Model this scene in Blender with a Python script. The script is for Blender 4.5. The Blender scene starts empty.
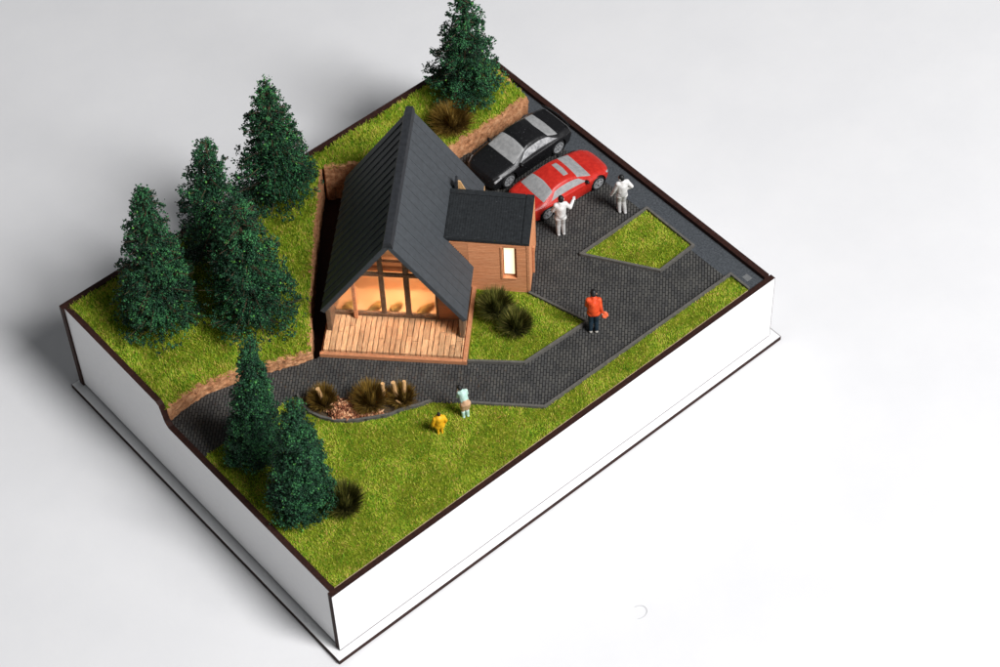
import bpy, bmesh, math, random
import numpy as np
from mathutils import Matrix, Vector

sc = bpy.context.scene
COL = sc.collection
rng = np.random.default_rng(7)
random.seed(7)
PI = math.pi

# ------------------------------------------------------------------ camera
# 1 unit = about 1 cm of the scale model.  The book-shaped box is 20 x 15.2.
cam_d = bpy.data.cameras.new('camera')
cam = bpy.data.objects.new('camera', cam_d)
COL.objects.link(cam)
Rc = [[0.7553370001, -0.6547274502, -0.0282485795],
      [-0.5194879896, -0.5719248461, -0.6348497453],
      [0.3994974905, 0.4942002999, -0.7721190444]]
M = Matrix(((Rc[0][0], -Rc[1][0], -Rc[2][0], -20.59507),
            (Rc[0][1], -Rc[1][1], -Rc[2][1], -34.60575),
            (Rc[0][2], -Rc[1][2], -Rc[2][2], 64.53589),
            (0, 0, 0, 1)))
cam.matrix_world = M
cam_d.sensor_fit = 'HORIZONTAL'
cam_d.sensor_width = 36.0
cam_d.lens = 81.97
cam_d.clip_start = 1.0
cam_d.clip_end = 2000.0
cam_d.dof.use_dof = True
cam_d.dof.focus_distance = 79.0
cam_d.dof.aperture_fstop = 0.3
sc.camera = cam

# ------------------------------------------------------------------ light
sc.view_settings.view_transform = 'Standard'
sc.view_settings.look = 'None'
sc.view_settings.exposure = 0.0
sc.view_settings.gamma = 1.0
w = bpy.data.worlds.new('World')
sc.world = w
w.use_nodes = True
w.node_tree.nodes['Background'].inputs[0].default_value = (0.93, 0.96, 1.0, 1)
w.node_tree.nodes['Background'].inputs[1].default_value = 0.12


def area(name, loc, target, size, power, col):
    d = bpy.data.lights.new(name, 'AREA')
    d.shape = 'DISK'
    d.size = size
    d.energy = power
    d.color = col
    o = bpy.data.objects.new(name, d)
    COL.objects.link(o)
    o.location = loc
    o.rotation_euler = (Vector(target) - Vector(loc)).to_track_quat('-Z', 'Y').to_euler()
    return o


# a big soft window high on the right and a smaller fill lamp added low in front to brighten the front panel
area('key_softbox', (30, -84, 119), (9, 6, 0), 52, 262000, (0.995, 0.99, 1.0))
area('front_fill', (46, -104, 72), (11, 4, 0), 42, 50000, (0.995, 0.99, 1.0))


# ------------------------------------------------------------------ helpers: materials
def lin(r, g, b):
    def f(c):
        c /= 255.0
        return c / 12.92 if c <= 0.04045 else ((c + 0.055) / 1.055) ** 2.4
    return (f(r), f(g), f(b), 1)


class NT:
    def __init__(self, name):
        self.m = bpy.data.materials.new(name)
        self.m.use_nodes = True
        self.t = self.m.node_tree
        self.b = self.t.nodes['Principled BSDF']
        self.co = None

    def n(self, typ, **kw):
        nd = self.t.nodes.new(typ)
        for k, v in kw.items():
            setattr(nd, k, v)
        return nd

    def l(self, a, b):
        self.t.links.new(a, b)

    def coord(self):
        if self.co is None:
            self.co = self.n('ShaderNodeTexCoord').outputs['Object']
        return self.co

    def noise(self, scale, detail=4, rough=0.55, vec=None, out='Fac'):
        nd = self.n('ShaderNodeTexNoise')
        nd.inputs['Scale'].default_value = scale
        nd.inputs['Detail'].default_value = detail
        nd.inputs['Roughness'].default_value = rough
        self.l(vec if vec is not None else self.coord(), nd.inputs['Vector'])
        return nd.outputs[out]

    def ramp(self, fac, stops):
        nd = self.n('ShaderNodeValToRGB')
        e = nd.color_ramp.elements
        while len(e) < len(stops):
            e.new(0.5)
        for i, (p, c) in enumerate(stops):
            e[i].position = p
            e[i].color = c if len(c) == 4 else (*c, 1)
        self.l(fac, nd.inputs['Fac'])
        return nd.outputs['Color']

    def mix(self, fac, a, b, mode='MIX'):
        nd = self.n('ShaderNodeMix', data_type='RGBA', blend_type=mode)
        for s, v in ((nd.inputs[0], fac), (nd.inputs[6], a), (nd.inputs[7], b)):
            if hasattr(v, 'is_linked') or isinstance(v, bpy.types.NodeSocket):
                self.l(v, s)
            else:
                s.default_value = v
        return nd.outputs[2]

    def bump(self, h, strength=0.3, dist=0.02):
        nd = self.n('ShaderNodeBump')
        nd.inputs['Strength'].default_value = strength
        nd.inputs['Distance'].default_value = dist
        self.l(h, nd.inputs['Height'])
        self.l(nd.outputs['Normal'], self.b.inputs['Normal'])

    def base(self, c):
        if isinstance(c, bpy.types.NodeSocket):
            self.l(c, self.b.inputs['Base Color'])
        else:
            self.b.inputs['Base Color'].default_value = c

    def rough(self, r, spec=0.5):
        self.b.inputs['Roughness'].default_value = r
        self.b.inputs['Specular IOR Level'].default_value = spec


def speckled(name, dark, light, scale=8, rough=0.6, bump=0.15, bscale=40, bdist=0.01, spec=0.4, stretch=None):
    t = NT(name)
    vec = None
    if stretch:
        mp = t.n('ShaderNodeMapping')
        mp.inputs['Scale'].default_value = stretch
        t.l(t.coord(), mp.inputs['Vector'])
        vec = mp.outputs['Vector']
    f = t.noise(scale, 6, 0.65, vec)
    t.base(t.ramp(f, [(0.3, dark), (0.7, light)]))
    t.rough(rough, spec)
    if bump:
        t.bump(t.noise(bscale, 3, 0.6, vec), bump, bdist)
    return t.m


def tinted(name, stops, noise_scale=None, noise_amt=0.35, rough=0.75, translucent=0.0, spec=0.2):
    """colour picked per face from the 'tint' attribute, plus slow patches"""
    t = NT(name)
    at = t.n('ShaderNodeAttribute', attribute_name='tint')
    f = at.outputs['Fac']
    if noise_scale:
        nz = t.noise(noise_scale, 3, 0.6)
        ma = t.n('ShaderNodeMath', operation='MULTIPLY_ADD')
        t.l(nz, ma.inputs[0])
        ma.inputs[1].default_value = noise_amt * 2
        ad = t.n('ShaderNodeMath', operation='SUBTRACT')
        t.l(f, ad.inputs[0])
        ad.inputs[1].default_value = noise_amt
        t.l(ad.outputs[0], ma.inputs[2])
        f = ma.outputs[0]
    c = t.ramp(f, stops)
    t.base(c)
    t.rough(rough, spec)
    if translucent:
        tl = t.n('ShaderNodeBsdfTranslucent')
        t.l(c, tl.inputs['Color'])
        mx = t.n('ShaderNodeMixShader')
        mx.inputs[0].default_value = translucent
        t.l(t.b.outputs[0], mx.inputs[1])
        t.l(tl.outputs[0], mx.inputs[2])
        t.l(mx.outputs[0], t.t.nodes['Material Output'].inputs['Surface'])
    return t.m


MAT = {}
# table: matt white paper
t = NT('white_paper')
t.base(t.ramp(t.noise(0.35, 5, 0.6), [(0.35, (0.715, 0.715, 0.72)), (0.7, (0.742, 0.740, 0.742))]))
t.rough(0.75, 0.25)
t.bump(t.noise(3.0, 8, 0.7), 0.12, 0.05)
MAT['paper'] = t.m
MAT['white_board'] = speckled('white_laminate', (0.80, 0.80, 0.80, 1), (0.84, 0.84, 0.835, 1), 6, 0.45, 0.05, 60, 0.004)
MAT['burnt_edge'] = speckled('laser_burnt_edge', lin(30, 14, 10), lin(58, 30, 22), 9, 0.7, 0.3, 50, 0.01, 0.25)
MAT['plywood_edge'] = speckled('cream_ply_edge', lin(170, 140, 105), lin(225, 200, 165), 5, 0.7, 0.1)
MAT['soil'] = speckled('flock_base', lin(84, 96, 20), lin(128, 138, 36), 2.5, 0.9, 0.3, 30, 0.02, 0.1)
MAT['grass'] = tinted('static_grass', [(0.0, lin(78, 128, 26)), (0.28, lin(138, 186, 46)), (0.5, lin(194, 210, 62)),
                                       (0.75, lin(226, 226, 104)), (0.9, lin(230, 198, 112)), (1.0, lin(222, 176, 112))], 2.6, 0.44, 0.7, 0.42)
MAT['needle'] = tinted('green_foam_foliage', [(0.0, (0.003, 0.010, 0.006)), (0.38, (0.006, 0.032, 0.015)), (0.65, (0.012, 0.070, 0.029)), (0.83, (0.030, 0.135, 0.05)),
                                              (0.95, (0.06, 0.24, 0.07)), (1.0, (0.14, 0.42, 0.06))], 1.6, 0.20, 0.55, spec=0.35)
MAT['bark'] = speckled('wire_bark', lin(50, 38, 24), lin(96, 80, 58), 10, 0.8, 0.3, 40, 0.01)
MAT['tuft_dark'] = tinted('brown_green_fibre', [(0.0, lin(22, 18, 8)), (0.5, lin(58, 50, 18)), (0.85, lin(98, 92, 34)), (1.0, lin(150, 135, 80))], rough=0.7)
MAT['tuft_green'] = tinted('dark_green_fibre', [(0.0, lin(24, 26, 10)), (0.5, lin(62, 66, 24)), (0.85, lin(112, 112, 44)), (1.0, lin(170, 156, 88))], rough=0.7)
MAT['tuft_rust'] = tinted('rusty_brown_fibre', [(0.0, lin(40, 28, 10)), (0.5, lin(104, 78, 28)), (0.85, lin(146, 116, 48)), (1.0, lin(186, 156, 90))], rough=0.7)

# laser engraved paving: staggered setts, long side along the house
t = NT('engraved_paving')
mp = t.n('ShaderNodeMapping')
mp.inputs['Rotation'].default_value = (0, 0, math.radians(-45))
t.l(t.coord(), mp.inputs['Vector'])
br = t.n('ShaderNodeTexBrick')
br.offset = 0.5
br.inputs['Scale'].default_value = 1.0
br.inputs['Brick Width'].default_value = 0.245
br.inputs['Row Height'].default_value = 0.105
br.inputs['Mortar Size'].default_value = 0.016
br.inputs['Mortar Smooth'].default_value = 0.35
br.inputs['Bias'].default_value = 0.0
br.inputs['Color1'].default_value = lin(68, 68, 68)
br.inputs['Color2'].default_value = lin(84, 83, 80)
br.inputs['Mortar'].default_value = lin(26, 26, 26)
t.l(mp.outputs['Vector'], br.inputs['Vector'])
nz = t.ramp(t.noise(1.3, 5, 0.65), [(0.28, (0.66, 0.66, 0.67)), (0.74, (1.25, 1.24, 1.2))])
sp = t.ramp(t.noise(26, 2, 0.5), [(0.62, (0, 0, 0)), (0.74, (0.05, 0.048, 0.045))])
c = t.mix(1.0, br.outputs['Color'], nz, 'MULTIPLY')
t.base(t.mix(1.0, c, sp, 'ADD'))
t.rough(0.75, 0.25)
inv = t.n('ShaderNodeMath', operation='SUBTRACT')
inv.inputs[0].default_value = 1.0
t.l(br.outputs['Fac'], inv.inputs[1])
t.bump(inv.outputs[0], 0.7, 0.03)
MAT['paving'] = t.m
MAT['asphalt'] = speckled('rough_grey_asphalt', lin(50, 54, 58), lin(84, 88, 92), 14, 0.8, 0.5, 30, 0.02, 0.25)
MAT['kerb'] = speckled('grey_kerb_card', lin(78, 76, 73), lin(108, 105, 99), 7, 0.75, 0.2, 40, 0.01, 0.25)
MAT['drain'] = speckled('pale_grey_plate', lin(92, 94, 95), lin(116, 118, 118), 12, 0.7, 0.2)

# cork
t = NT('cork')
a = t.noise(5, 8, 0.75)
b = t.n('ShaderNodeTexVoronoi')
b.inputs['Scale'].default_value = 7
t.l(t.coord(), b.inputs['Vector'])
c1 = t.ramp(a, [(0.3, lin(122, 76, 48)), (0.5, lin(194, 138, 98)), (0.7, lin(226, 178, 136))])
c2 = t.ramp(b.outputs['Distance'], [(0.05, lin(90, 46, 26)), (0.35, (1, 1, 1, 1))])
t.base(t.mix(0.38, c1, c2, 'MULTIPLY'))
t.rough(0.9, 0.15)
t.bump(a, 0.8, 0.06)
MAT['cork'] = t.m

# roof card
t = NT('charcoal_roof_card')
mp = t.n('ShaderNodeMapping')
mp.inputs['Scale'].default_value = (2, 2, 2)
t.l(t.coord(), mp.inputs['Vector'])
a = t.noise(3, 6, 0.6, mp.outputs['Vector'])
t.base(t.ramp(a, [(0.3, lin(60, 63, 66)), (0.7, lin(70, 74, 78))]))
t.rough(0.62, 0.3)
t.bump(t.noise(45, 3, 0.6), 0.12, 0.006)
MAT['roof'] = t.m
MAT['ridge'] = speckled('black_ridge_card', lin(36, 38, 41), lin(52, 54, 58), 6, 0.6, 0.2, 40, 0.01, 0.3)
t = NT('black_flat_roof_paint')
a = t.noise(9, 6, 0.7)
t.base(t.ramp(a, [(0.3, lin(27, 29, 31)), (0.66, lin(46, 49, 51)), (0.78, lin(130, 132, 132))]))
t.rough(0.5, 0.35)
t.bump(t.noise(40, 3, 0.6), 0.25, 0.01)
MAT['flat_roof'] = t.m


def wood(name, dark, light, stretch, sc_=4, rough=0.65, lines=None):
    t = NT(name)
    mp = t.n('ShaderNodeMapping')
    mp.inputs['Scale'].default_value = stretch
    t.l(t.coord(), mp.inputs['Vector'])
    a = t.noise(sc_, 7, 0.7, mp.outputs['Vector'])
    at = t.n('ShaderNodeAttribute', attribute_name='tint')
    c = t.ramp(a, [(0.28, dark), (0.72, light)])
    tr = t.ramp(at.outputs['Fac'], [(0.0, (0.68, 0.66, 0.64)), (1.0, (1.15, 1.12, 1.08))])
    t.base(t.mix(1.0, c, tr, 'MULTIPLY'))
    t.rough(rough, 0.25)
    t.bump(a, 0.35, 0.02)
    return t.m


MAT['deck'] = wood('weathered_deck_wood', lin(172, 118, 80), lin(252, 208, 160), (8, 0.9, 3), 3)
MAT['clad'] = wood('cedar_cladding', lin(200, 126, 84), lin(230, 166, 122), (1.2, 1.2, 10), 3)
MAT['trim'] = wood('cedar_trim', lin(176, 112, 78), lin(220, 158, 116), (2, 2, 6), 3)
MAT['post'] = wood('grey_timber', lin(96, 74, 56), lin(150, 122, 98), (4, 4, 1), 4)
MAT['palewood'] = wood('pale_twig_wood', lin(180, 134, 84), lin(232, 194, 142), (6, 6, 1.2), 4)
MAT['chips'] = tinted('wood_chips', [(0.0, lin(96, 50, 34)), (0.5, lin(168, 108, 76)), (1.0, lin(226, 180, 138))], rough=0.8)
t = NT('window_acrylic')
t.base((1, 0.97, 0.93, 1))
t.rough(0.32, 0.4)
t.b.inputs['Transmission Weight'].default_value = 1.0
t.b.inputs['IOR'].default_value = 1.12
MAT['glass'] = t.m
t = NT('lit_led_window')
t.base((0.9, 0.85, 0.7, 1))
t.b.inputs['Emission Color'].default_value = (1.0, 0.90, 0.56, 1)
t.b.inputs['Emission Strength'].default_value = 1.1
MAT['lit'] = t.m
MAT['inner'] = speckled('warm_inner_board', lin(212, 166, 120), lin(234, 194, 150), 2.2, 0.7, 0.1)
MAT['blob'] = speckled('olive_blob', lin(120, 98, 50), lin(178, 148, 88), 6, 0.9, 0.6, 14, 0.05, 0.1)


def paint(name, c1, c2, rough, spec=0.5, coat=0.0, bump=0.12, bs=25):
    t = NT(name)
    t.base(t.ramp(t.noise(7, 5, 0.6), [(0.35, c1), (0.68, c2)]))
    t.rough(rough, spec)
    t.b.inputs['Coat Weight'].default_value = coat
    t.b.inputs['Coat Roughness'].default_value = 0.15
    t.bump(t.noise(bs, 3, 0.6), bump, 0.01)
    return t.m


MAT['car_red'] = paint('red_model_paint', lin(176, 32, 24), lin(204, 46, 34), 0.42, 0.4, 0.08)
t = NT('black_model_paint')
a = t.noise(16, 4, 0.7)
t.base(t.ramp(a, [(0.3, lin(12, 12, 13)), (0.66, lin(26, 26, 28)), (0.74, lin(120, 120, 122))]))
t.rough(0.36, 0.45)
t.bump(t.noise(25, 3, 0.6), 0.25, 0.015)
MAT['car_black'] = t.m
MAT['car_glass_grey'] = paint('grey_window_paint', lin(140, 141, 141), lin(164, 164, 163), 0.55, 0.3, 0, 0.2)
MAT['silver'] = paint('worn_silver_paint', lin(120, 121, 123), lin(190, 190, 190), 0.4, 0.5, 0, 0.4)
MAT['tyre'] = paint('tyre_black', lin(22, 22, 23), lin(36, 36, 37), 0.7, 0.3)
MAT['rim'] = paint('rim_grey', lin(120, 122, 124), lin(160, 161, 162), 0.4, 0.5)
MAT['lamp_red'] = paint('tail_red', lin(190, 50, 30), lin(216, 74, 48), 0.3, 0.5)
MAT['trim_black'] = paint('trim_black', lin(14, 14, 15), lin(24, 24, 25), 0.5, 0.4)
MAT['skin'] = paint('figure_skin', lin(198, 150, 122), lin(214, 168, 140), 0.55, 0.3)
MAT['hair_black'] = paint('figure_hair', lin(14, 13, 14), lin(26, 25, 26), 0.5, 0.4)
MAT['f_white'] = paint('figure_white', lin(212, 210, 208), lin(228, 226, 224), 0.6, 0.3)
MAT['f_grey'] = paint('figure_pale_grey', lin(170, 169, 167), lin(196, 195, 193), 0.6, 0.3)
MAT['f_orange'] = paint('figure_orange', lin(206, 62, 26), lin(232, 92, 44), 0.5, 0.3)
MAT['f_orange_pale'] = paint('figure_pale_orange', lin(216, 92, 56), lin(236, 120, 76), 0.5, 0.3)
MAT['f_navy'] = paint('figure_navy', lin(22, 38, 50), lin(36, 54, 66), 0.6, 0.3)
MAT['f_mint'] = paint('figure_mint', lin(166, 200, 188), lin(196, 222, 212), 0.6, 0.3)
MAT['f_tan'] = paint('figure_tan', lin(186, 146, 112), lin(206, 168, 134), 0.6, 0.3)
MAT['f_yellow'] = paint('figure_yellow', lin(222, 160, 20), lin(240, 186, 44), 0.5, 0.3)
MAT['f_shoe'] = paint('figure_shoe', lin(150, 146, 138), lin(176, 172, 164), 0.6, 0.3)
MAT['eye'] = paint('figure_eye', lin(16, 14, 14), lin(20, 18, 18), 0.3, 0.5)
MAT['fibre'] = paint('stray_fibre', lin(176, 176, 178), lin(196, 196, 198), 0.6, 0.2)


# ------------------------------------------------------------------ helpers: objects
def mesh_np(name, V, F, mats, tint=None, mi=None, smooth=False):
    """V (n,3) array, F (m,k) array (all the same size)"""
    V = np.asarray(V, dtype=np.float32)
    F = np.asarray(F, dtype=np.int32)
    me = bpy.data.meshes.new(name)
    k = F.shape[1]
    me.vertices.add(len(V))
    me.vertices.foreach_set('co', V.ravel())
    me.loops.add(F.size)
    me.loops.foreach_set('vertex_index', F.ravel())
    me.polygons.add(len(F))
    me.polygons.foreach_set('loop_start', np.arange(0, F.size, k, dtype=np.int32))
    if mi is not None:
        me.polygons.foreach_set('material_index', np.asarray(mi, dtype=np.int32))
    me.update(calc_edges=True)
    if tint is not None:
        a = me.attributes.new('tint', 'FLOAT', 'FACE')
        a.data.foreach_set('value', np.asarray(tint, dtype=np.float32))
    if smooth:
        me.polygons.foreach_set('use_smooth', np.ones(len(F), dtype=bool))
    for m in (mats if isinstance(mats, (list, tuple)) else [mats]):
        me.materials.append(m)
    return me


def link(name, me, parent=None, loc=(0, 0, 0), rot=(0, 0, 0)):
    o = bpy.data.objects.new(name, me)
    COL.objects.link(o)
    o.location = loc
    o.rotation_euler = rot
    if parent:
        o.parent = parent
    return o


def tag(o, label=None, cat=None, group=None, kind=None):
    if label:
        o['label'] = label
    if cat:
        o['category'] = cat
    if group:
        o['group'] = group
    if kind:
        o['kind'] = kind
    return o


def thing(name, label, cat, loc=(0, 0, 0), rotz=0, group=None):
    o = bpy.data.objects.new(name, None)
    COL.objects.link(o)
    o.empty_display_size = 0.2
    o.location = loc
    o.rotation_euler = (0, 0, rotz)
    return tag(o, label, cat, group)


class MB:
    """collects polygons, then links them as one mesh object"""
    def __init__(self):
        self.v, self.f, self.mi, self.t = [], [], [], []

    def add(self, vs, fs, mi=0, tint=0.5):
        k = len(self.v)
        self.v += [tuple(p) for p in vs]
        for f in fs:
            self.f.append([i + k for i in f])
            self.mi.append(mi)
            self.t.append(tint)

    def box(self, x0, x1, y0, y1, z0, z1, mi=0, tint=0.5, jit=0.0):
        j = lambda: random.uniform(-jit, jit) if jit else 0
        vs = [(x + j(), y + j(), z + j()) for z in (z0, z1) for y in (y0, y1) for x in (x0, x1)]
        self.add(vs, [(0, 2, 3, 1), (4, 5, 7, 6), (0, 1, 5, 4), (2, 6, 7, 3), (0, 4, 6, 2), (1, 3, 7, 5)], mi, tint)

    def prism(self, poly, z0, z1, mi=0, mi_side=None, tint=0.5):
        n = len(poly)
        vs = [(p[0], p[1], z0) for p in poly] + [(p[0], p[1], z1) for p in poly]
        self.add(vs, [list(range(n))[::-1], list(range(n, 2 * n))], mi, tint)
        self.add(vs, [(i, (i + 1) % n, n + (i + 1) % n, n + i) for i in range(n)], mi if mi_side is None else mi_side, tint)

    def prism_ax(self, poly, a0, a1, axis, mi=0, tint=0.5):
        """poly in the two other axes, extruded along axis 0 or 1"""
        n = len(poly)
        def P(p, a):
            return (a, p[0], p[1]) if axis == 0 else (p[0], a, p[1])
        vs = [P(p, a0) for p in poly] + [P(p, a1) for p in poly]
        self.add(vs, [list(range(n))[::-1], list(range(n, 2 * n))] + [(i, (i + 1) % n, n + (i + 1) % n, n + i) for i in range(n)], mi, tint)

    def build(self, name, mats, parent=None, loc=(0, 0, 0), rot=(0, 0, 0), bevel=0.0, smooth=False):
        me = bpy.data.meshes.new(name)
        me.from_pydata(self.v, [], self.f)
        for m in (mats if isinstance(mats, (list, tuple)) else [mats]):
            me.materials.append(m)
        me.polygons.foreach_set('material_index', self.mi)
        a = me.attributes.new('tint', 'FLOAT', 'FACE')
        a.data.foreach_set('value', self.t)
        bm = bmesh.new()
        bm.from_mesh(me)
        bmesh.ops.recalc_face_normals(bm, faces=bm.faces[:])
        if bevel:
            bmesh.ops.bevel(bm, geom=bm.edges[:], offset=bevel, segments=1, affect='EDGES', clamp_overlap=True)
        bm.to_mesh(me)
        bm.free()
        if smooth:
            me.polygons.foreach_set('use_smooth', [True] * len(me.polygons))
        me.update()
        return link(name, me, parent, loc, rot)


def offset_poly(line, d):
    """left offset of an open polyline"""
    P = np.array(line, float)
    out = []
    for i in range(len(P)):
        ds = []
        if i > 0:
            ds.append((P[i] - P[i - 1]) / np.linalg.norm(P[i] - P[i - 1]))
        if i < len(P) - 1:
            ds.append((P[i + 1] - P[i]) / np.linalg.norm(P[i + 1] - P[i]))
        ns = [np.array([-q[1], q[0]]) for q in ds]
        n = sum(ns) / len(ns)
        n /= max(np.linalg.norm(n), 1e-6)
        c = max(0.4, float(n @ ns[0]))
        out.append(P[i] + n * d / c)
    return np.array(out)


def subdiv(line, step):
    out = [np.array(line[0], float)]
    for a, b in zip(line[:-1], line[1:]):
        a, b = np.array(a, float), np.array(b, float)
        n = max(1, int(np.linalg.norm(b - a) / step))
        out += [a + (b - a) * k / n for k in range(1, n + 1)]
    return np.array(out)


def inpoly(P, poly):
    x, y = P[:, 0], P[:, 1]
    c = np.zeros(len(P), bool)
    n = len(poly)
    for i in range(n):
        x0, y0 = poly[i]
        x1, y1 = poly[(i + 1) % n]
        cond = ((y0 > y) != (y1 > y))
        with np.errstate(divide='ignore', invalid='ignore'):
            xi = (x1 - x0) * (y - y0) / (y1 - y0) + x0
        c ^= cond & (x < xi)
    return c


def rand_rot(n):
    q = rng.normal(size=(n, 4))
    q /= np.linalg.norm(q, axis=1)[:, None]
    a, b, c, d = q.T
    return np.stack([np.stack([1 - 2 * (c * c + d * d), 2 * (b * c - a * d), 2 * (b * d + a * c)], -1),
                     np.stack([2 * (b * c + a * d), 1 - 2 * (b * b + d * d), 2 * (c * d - a * b)], -1),
                     np.stack([2 * (b * d - a * c), 2 * (c * d + a * b), 1 - 2 * (b * b + c * c)], -1)], 1)


# ================================================================== SETTING
ZT = -0.2          # table
ZG = 3.15          # lower ground
ZU = 4.24          # upper ground
W, D, H1, H2, T = 20.0, 15.23, 3.229, 4.312, 0.22

mb = MB()
n = 2
mb.add([(-260, -200, ZT), (260, -200, ZT), (260, 320, ZT), (-260, 320, ZT)], [(0, 1, 2, 3)])
tag(mb.build('tabletop', MAT['paper']), kind='structure')

# ground sheets inside the box
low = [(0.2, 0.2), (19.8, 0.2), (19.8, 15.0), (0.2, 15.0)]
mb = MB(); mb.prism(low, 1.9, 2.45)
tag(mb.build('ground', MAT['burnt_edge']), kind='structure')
mb = MB()
# (open gap between the terrace and the cabin's left side: paving cut out over the dark floor so it reads as deep shade)
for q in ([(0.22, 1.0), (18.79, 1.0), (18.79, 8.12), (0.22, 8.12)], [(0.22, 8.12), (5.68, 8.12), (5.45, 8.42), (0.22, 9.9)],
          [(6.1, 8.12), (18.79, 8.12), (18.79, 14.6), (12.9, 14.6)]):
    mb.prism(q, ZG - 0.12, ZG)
tag(mb.build('paving', MAT['paving']), kind='structure')
mb = MB(); mb.prism([(18.79, 0.26), (19.78, 0.26), (19.78, 14.98), (18.79, 14.98)], ZG - 0.1, ZG + 0.004)
tag(mb.build('road', MAT['asphalt']), kind='structure')

wall_line = [(0.26, 9.34), (1.06, 9.42), (1.9, 9.44), (3.19, 9.14), (3.87, 8.88), (4.58, 8.55), (5.16, 8.32), (5.56, 8.22),
             (5.72, 8.42), (6.9, 9.95), (8.62, 11.93), (10.17, 13.63), (10.85, 14.34), (11.66, 13.92), (13.5, 12.45), (15.26, 12.14), (16.42, 12.12), (17.68, 12.15), (19.02, 12.18)]


def zt(x, y):
    x = np.asarray(x, float); y = np.asarray(y, float)
    lift = 0.24 * np.exp(-np.clip(x - 0.3, 0, 99) / 0.55) * np.clip((13.5 - y) / 3.0, 0, 1)
    return np.minimum(3.63 + 0.105 * (y - 9.0) + lift, 4.29)


upper_poly = [tuple(p) for p in wall_line] + [(19.08, 13.0), (19.06, 15.0), (0.22, 15.0)]
gx, gy = np.meshgrid(np.arange(0.22, 19.1, 0.12), np.arange(8.1, 15.01, 0.12), indexing='ij')
gv = np.stack([gx.ravel(), gy.ravel()], 1)
nyg = gx.shape[1]
qi = np.array([(a * nyg + b, (a + 1) * nyg + b, (a + 1) * nyg + b + 1, a * nyg + b + 1) for a in range(gx.shape[0] - 1) for b in range(nyg - 1)])
qi = qi[inpoly(gv[qi].mean(1), upper_poly)]
gz = zt(gv[:, 0], gv[:, 1]) - 0.02 + rng.uniform(-0.012, 0.012, len(gv))
tag(link('terrace', mesh_np('terrace', np.column_stack([gv, gz]), qi, MAT['soil'], smooth=True)), kind='structure')

# lawn patches on the low ground
path_out = [(10.15, 1.2), (8.63, 2.75), (7.31, 4.06)]
bed_curve = [(7.40, 3.98), (6.95, 4.12), (6.56, 4.32), (6.0, 4.45), (5.56, 4.70), (5.0, 5.02), (4.47, 5.50), (4.2, 5.95), (4.06, 6.35), (4.06, 6.85), (4.2, 7.2)]
lawn_poly = [(0.24, 0.24), (18.97, 0.24), (18.97, 1.14), (10.12, 1.14)] + path_out[1:] + bed_curve[1:] + [(4.1, 7.28), (0.24, 7.3)]
kite_poly = [(15.69, 5.47), (17.24, 2.99), (18.94, 3.06), (18.96, 5.51)]
garden_poly = [(9.50, 4.45), (10.90, 3.10), (13.78, 2.98), (13.15, 5.40), (11.85, 6.85)]
bed_poly = bed_curve + [(4.5, 6.95), (5.7, 5.75), (6.9, 4.5)]
for nm, poly, m, dz in (('lawn_soil', lawn_poly, 'soil', 0.012), ('lawn_soil', kite_poly, 'soil', 0.012), ('lawn_soil', garden_poly, 'soil', 0.012),
                        ('bed_soil', bed_poly, 'bark', 0.016)):
    mb = MB(); mb.prism(poly, ZG - 0.06, ZG + dz)
    tag(mb.build(nm, MAT[m]), kind='structure')
# the cream ply edge just inside the front rim
mb = MB()
mb.box(0.225, 18.9, 0.226, 0.262, 2.7, ZG + 0.05)
tag(mb.build('board_edge', MAT['plywood_edge']), 'thin cream plywood strip between the lower lawn and the front rim', 'edge strip')


# ------------------------------------------------------------------ grass fibre
def grass(poly, z, dens, label, hmin=0.045, hmax=0.10):
    P = np.array(poly)
    lo, hi = P.min(0), P.max(0)
    n = int((hi - lo).prod() * dens)
    q = lo + rng.random((n, 2)) * (hi - lo)
    q = q[inpoly(q, poly)]
    n = len(q)
    az = rng.random(n) * 2 * PI
    # combed clumps: a slow swirl shared by neighbours plus jitter
    sw = np.sin(q[:, 0] * 2.1 + 1.3 * np.sin(q[:, 1] * 1.7)) * 1.5 + np.cos(q[:, 1] * 2.6) * 1.4
    az = np.where(rng.random(n) < 0.5, az, sw + rng.normal(size=n) * 0.6)
    hgt = rng.uniform(hmin, hmax, n)
    lean = rng.uniform(0.1, 1.0, n) * hgt
    d = np.stack([np.cos(az), np.sin(az)], 1)
    s = np.stack([-d[:, 1], d[:, 0]], 1)
    wd = rng.uniform(0.008, 0.016, n)[:, None]
    zz = z(q[:, 0], q[:, 1])[:, None] if callable(z) else np.full((n, 1), z)
    b0 = np.hstack([q - s * wd, zz])
    b1 = np.hstack([q + s * wd, zz])
    m = q + d * (lean * 0.4)[:, None]
    m0 = np.hstack([m - s * wd * 0.8, zz + (hgt * 0.62)[:, None]])
    m1 = np.hstack([m + s * wd * 0.8, zz + (hgt * 0.62)[:, None]])
    tp = np.hstack([q + d * lean[:, None], zz + hgt[:, None]])
    V = np.stack([b0, b1, m0, m1, tp], 1).reshape(-1, 3)
    k = np.arange(n)[:, None] * 5
    F = np.concatenate([k + np.array([[0, 1, 3]]), k + np.array([[0, 3, 2]]), k + np.array([[2, 3, 4]])])
    tn = np.tile(np.clip(rng.normal(0.48, 0.24, n), 0, 1), 3)
    o = link('grass', mesh_np('grass', V, F, MAT['grass'], tn))
    return tag(o, label, 'grass', kind='stuff')


def shrink(poly, d):
    P = np.array(poly)
    c = P.mean(0)
    return [tuple(c + (p - c) * (1 - d / max(np.linalg.norm(p - c), 0.1))) for p in P]


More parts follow.
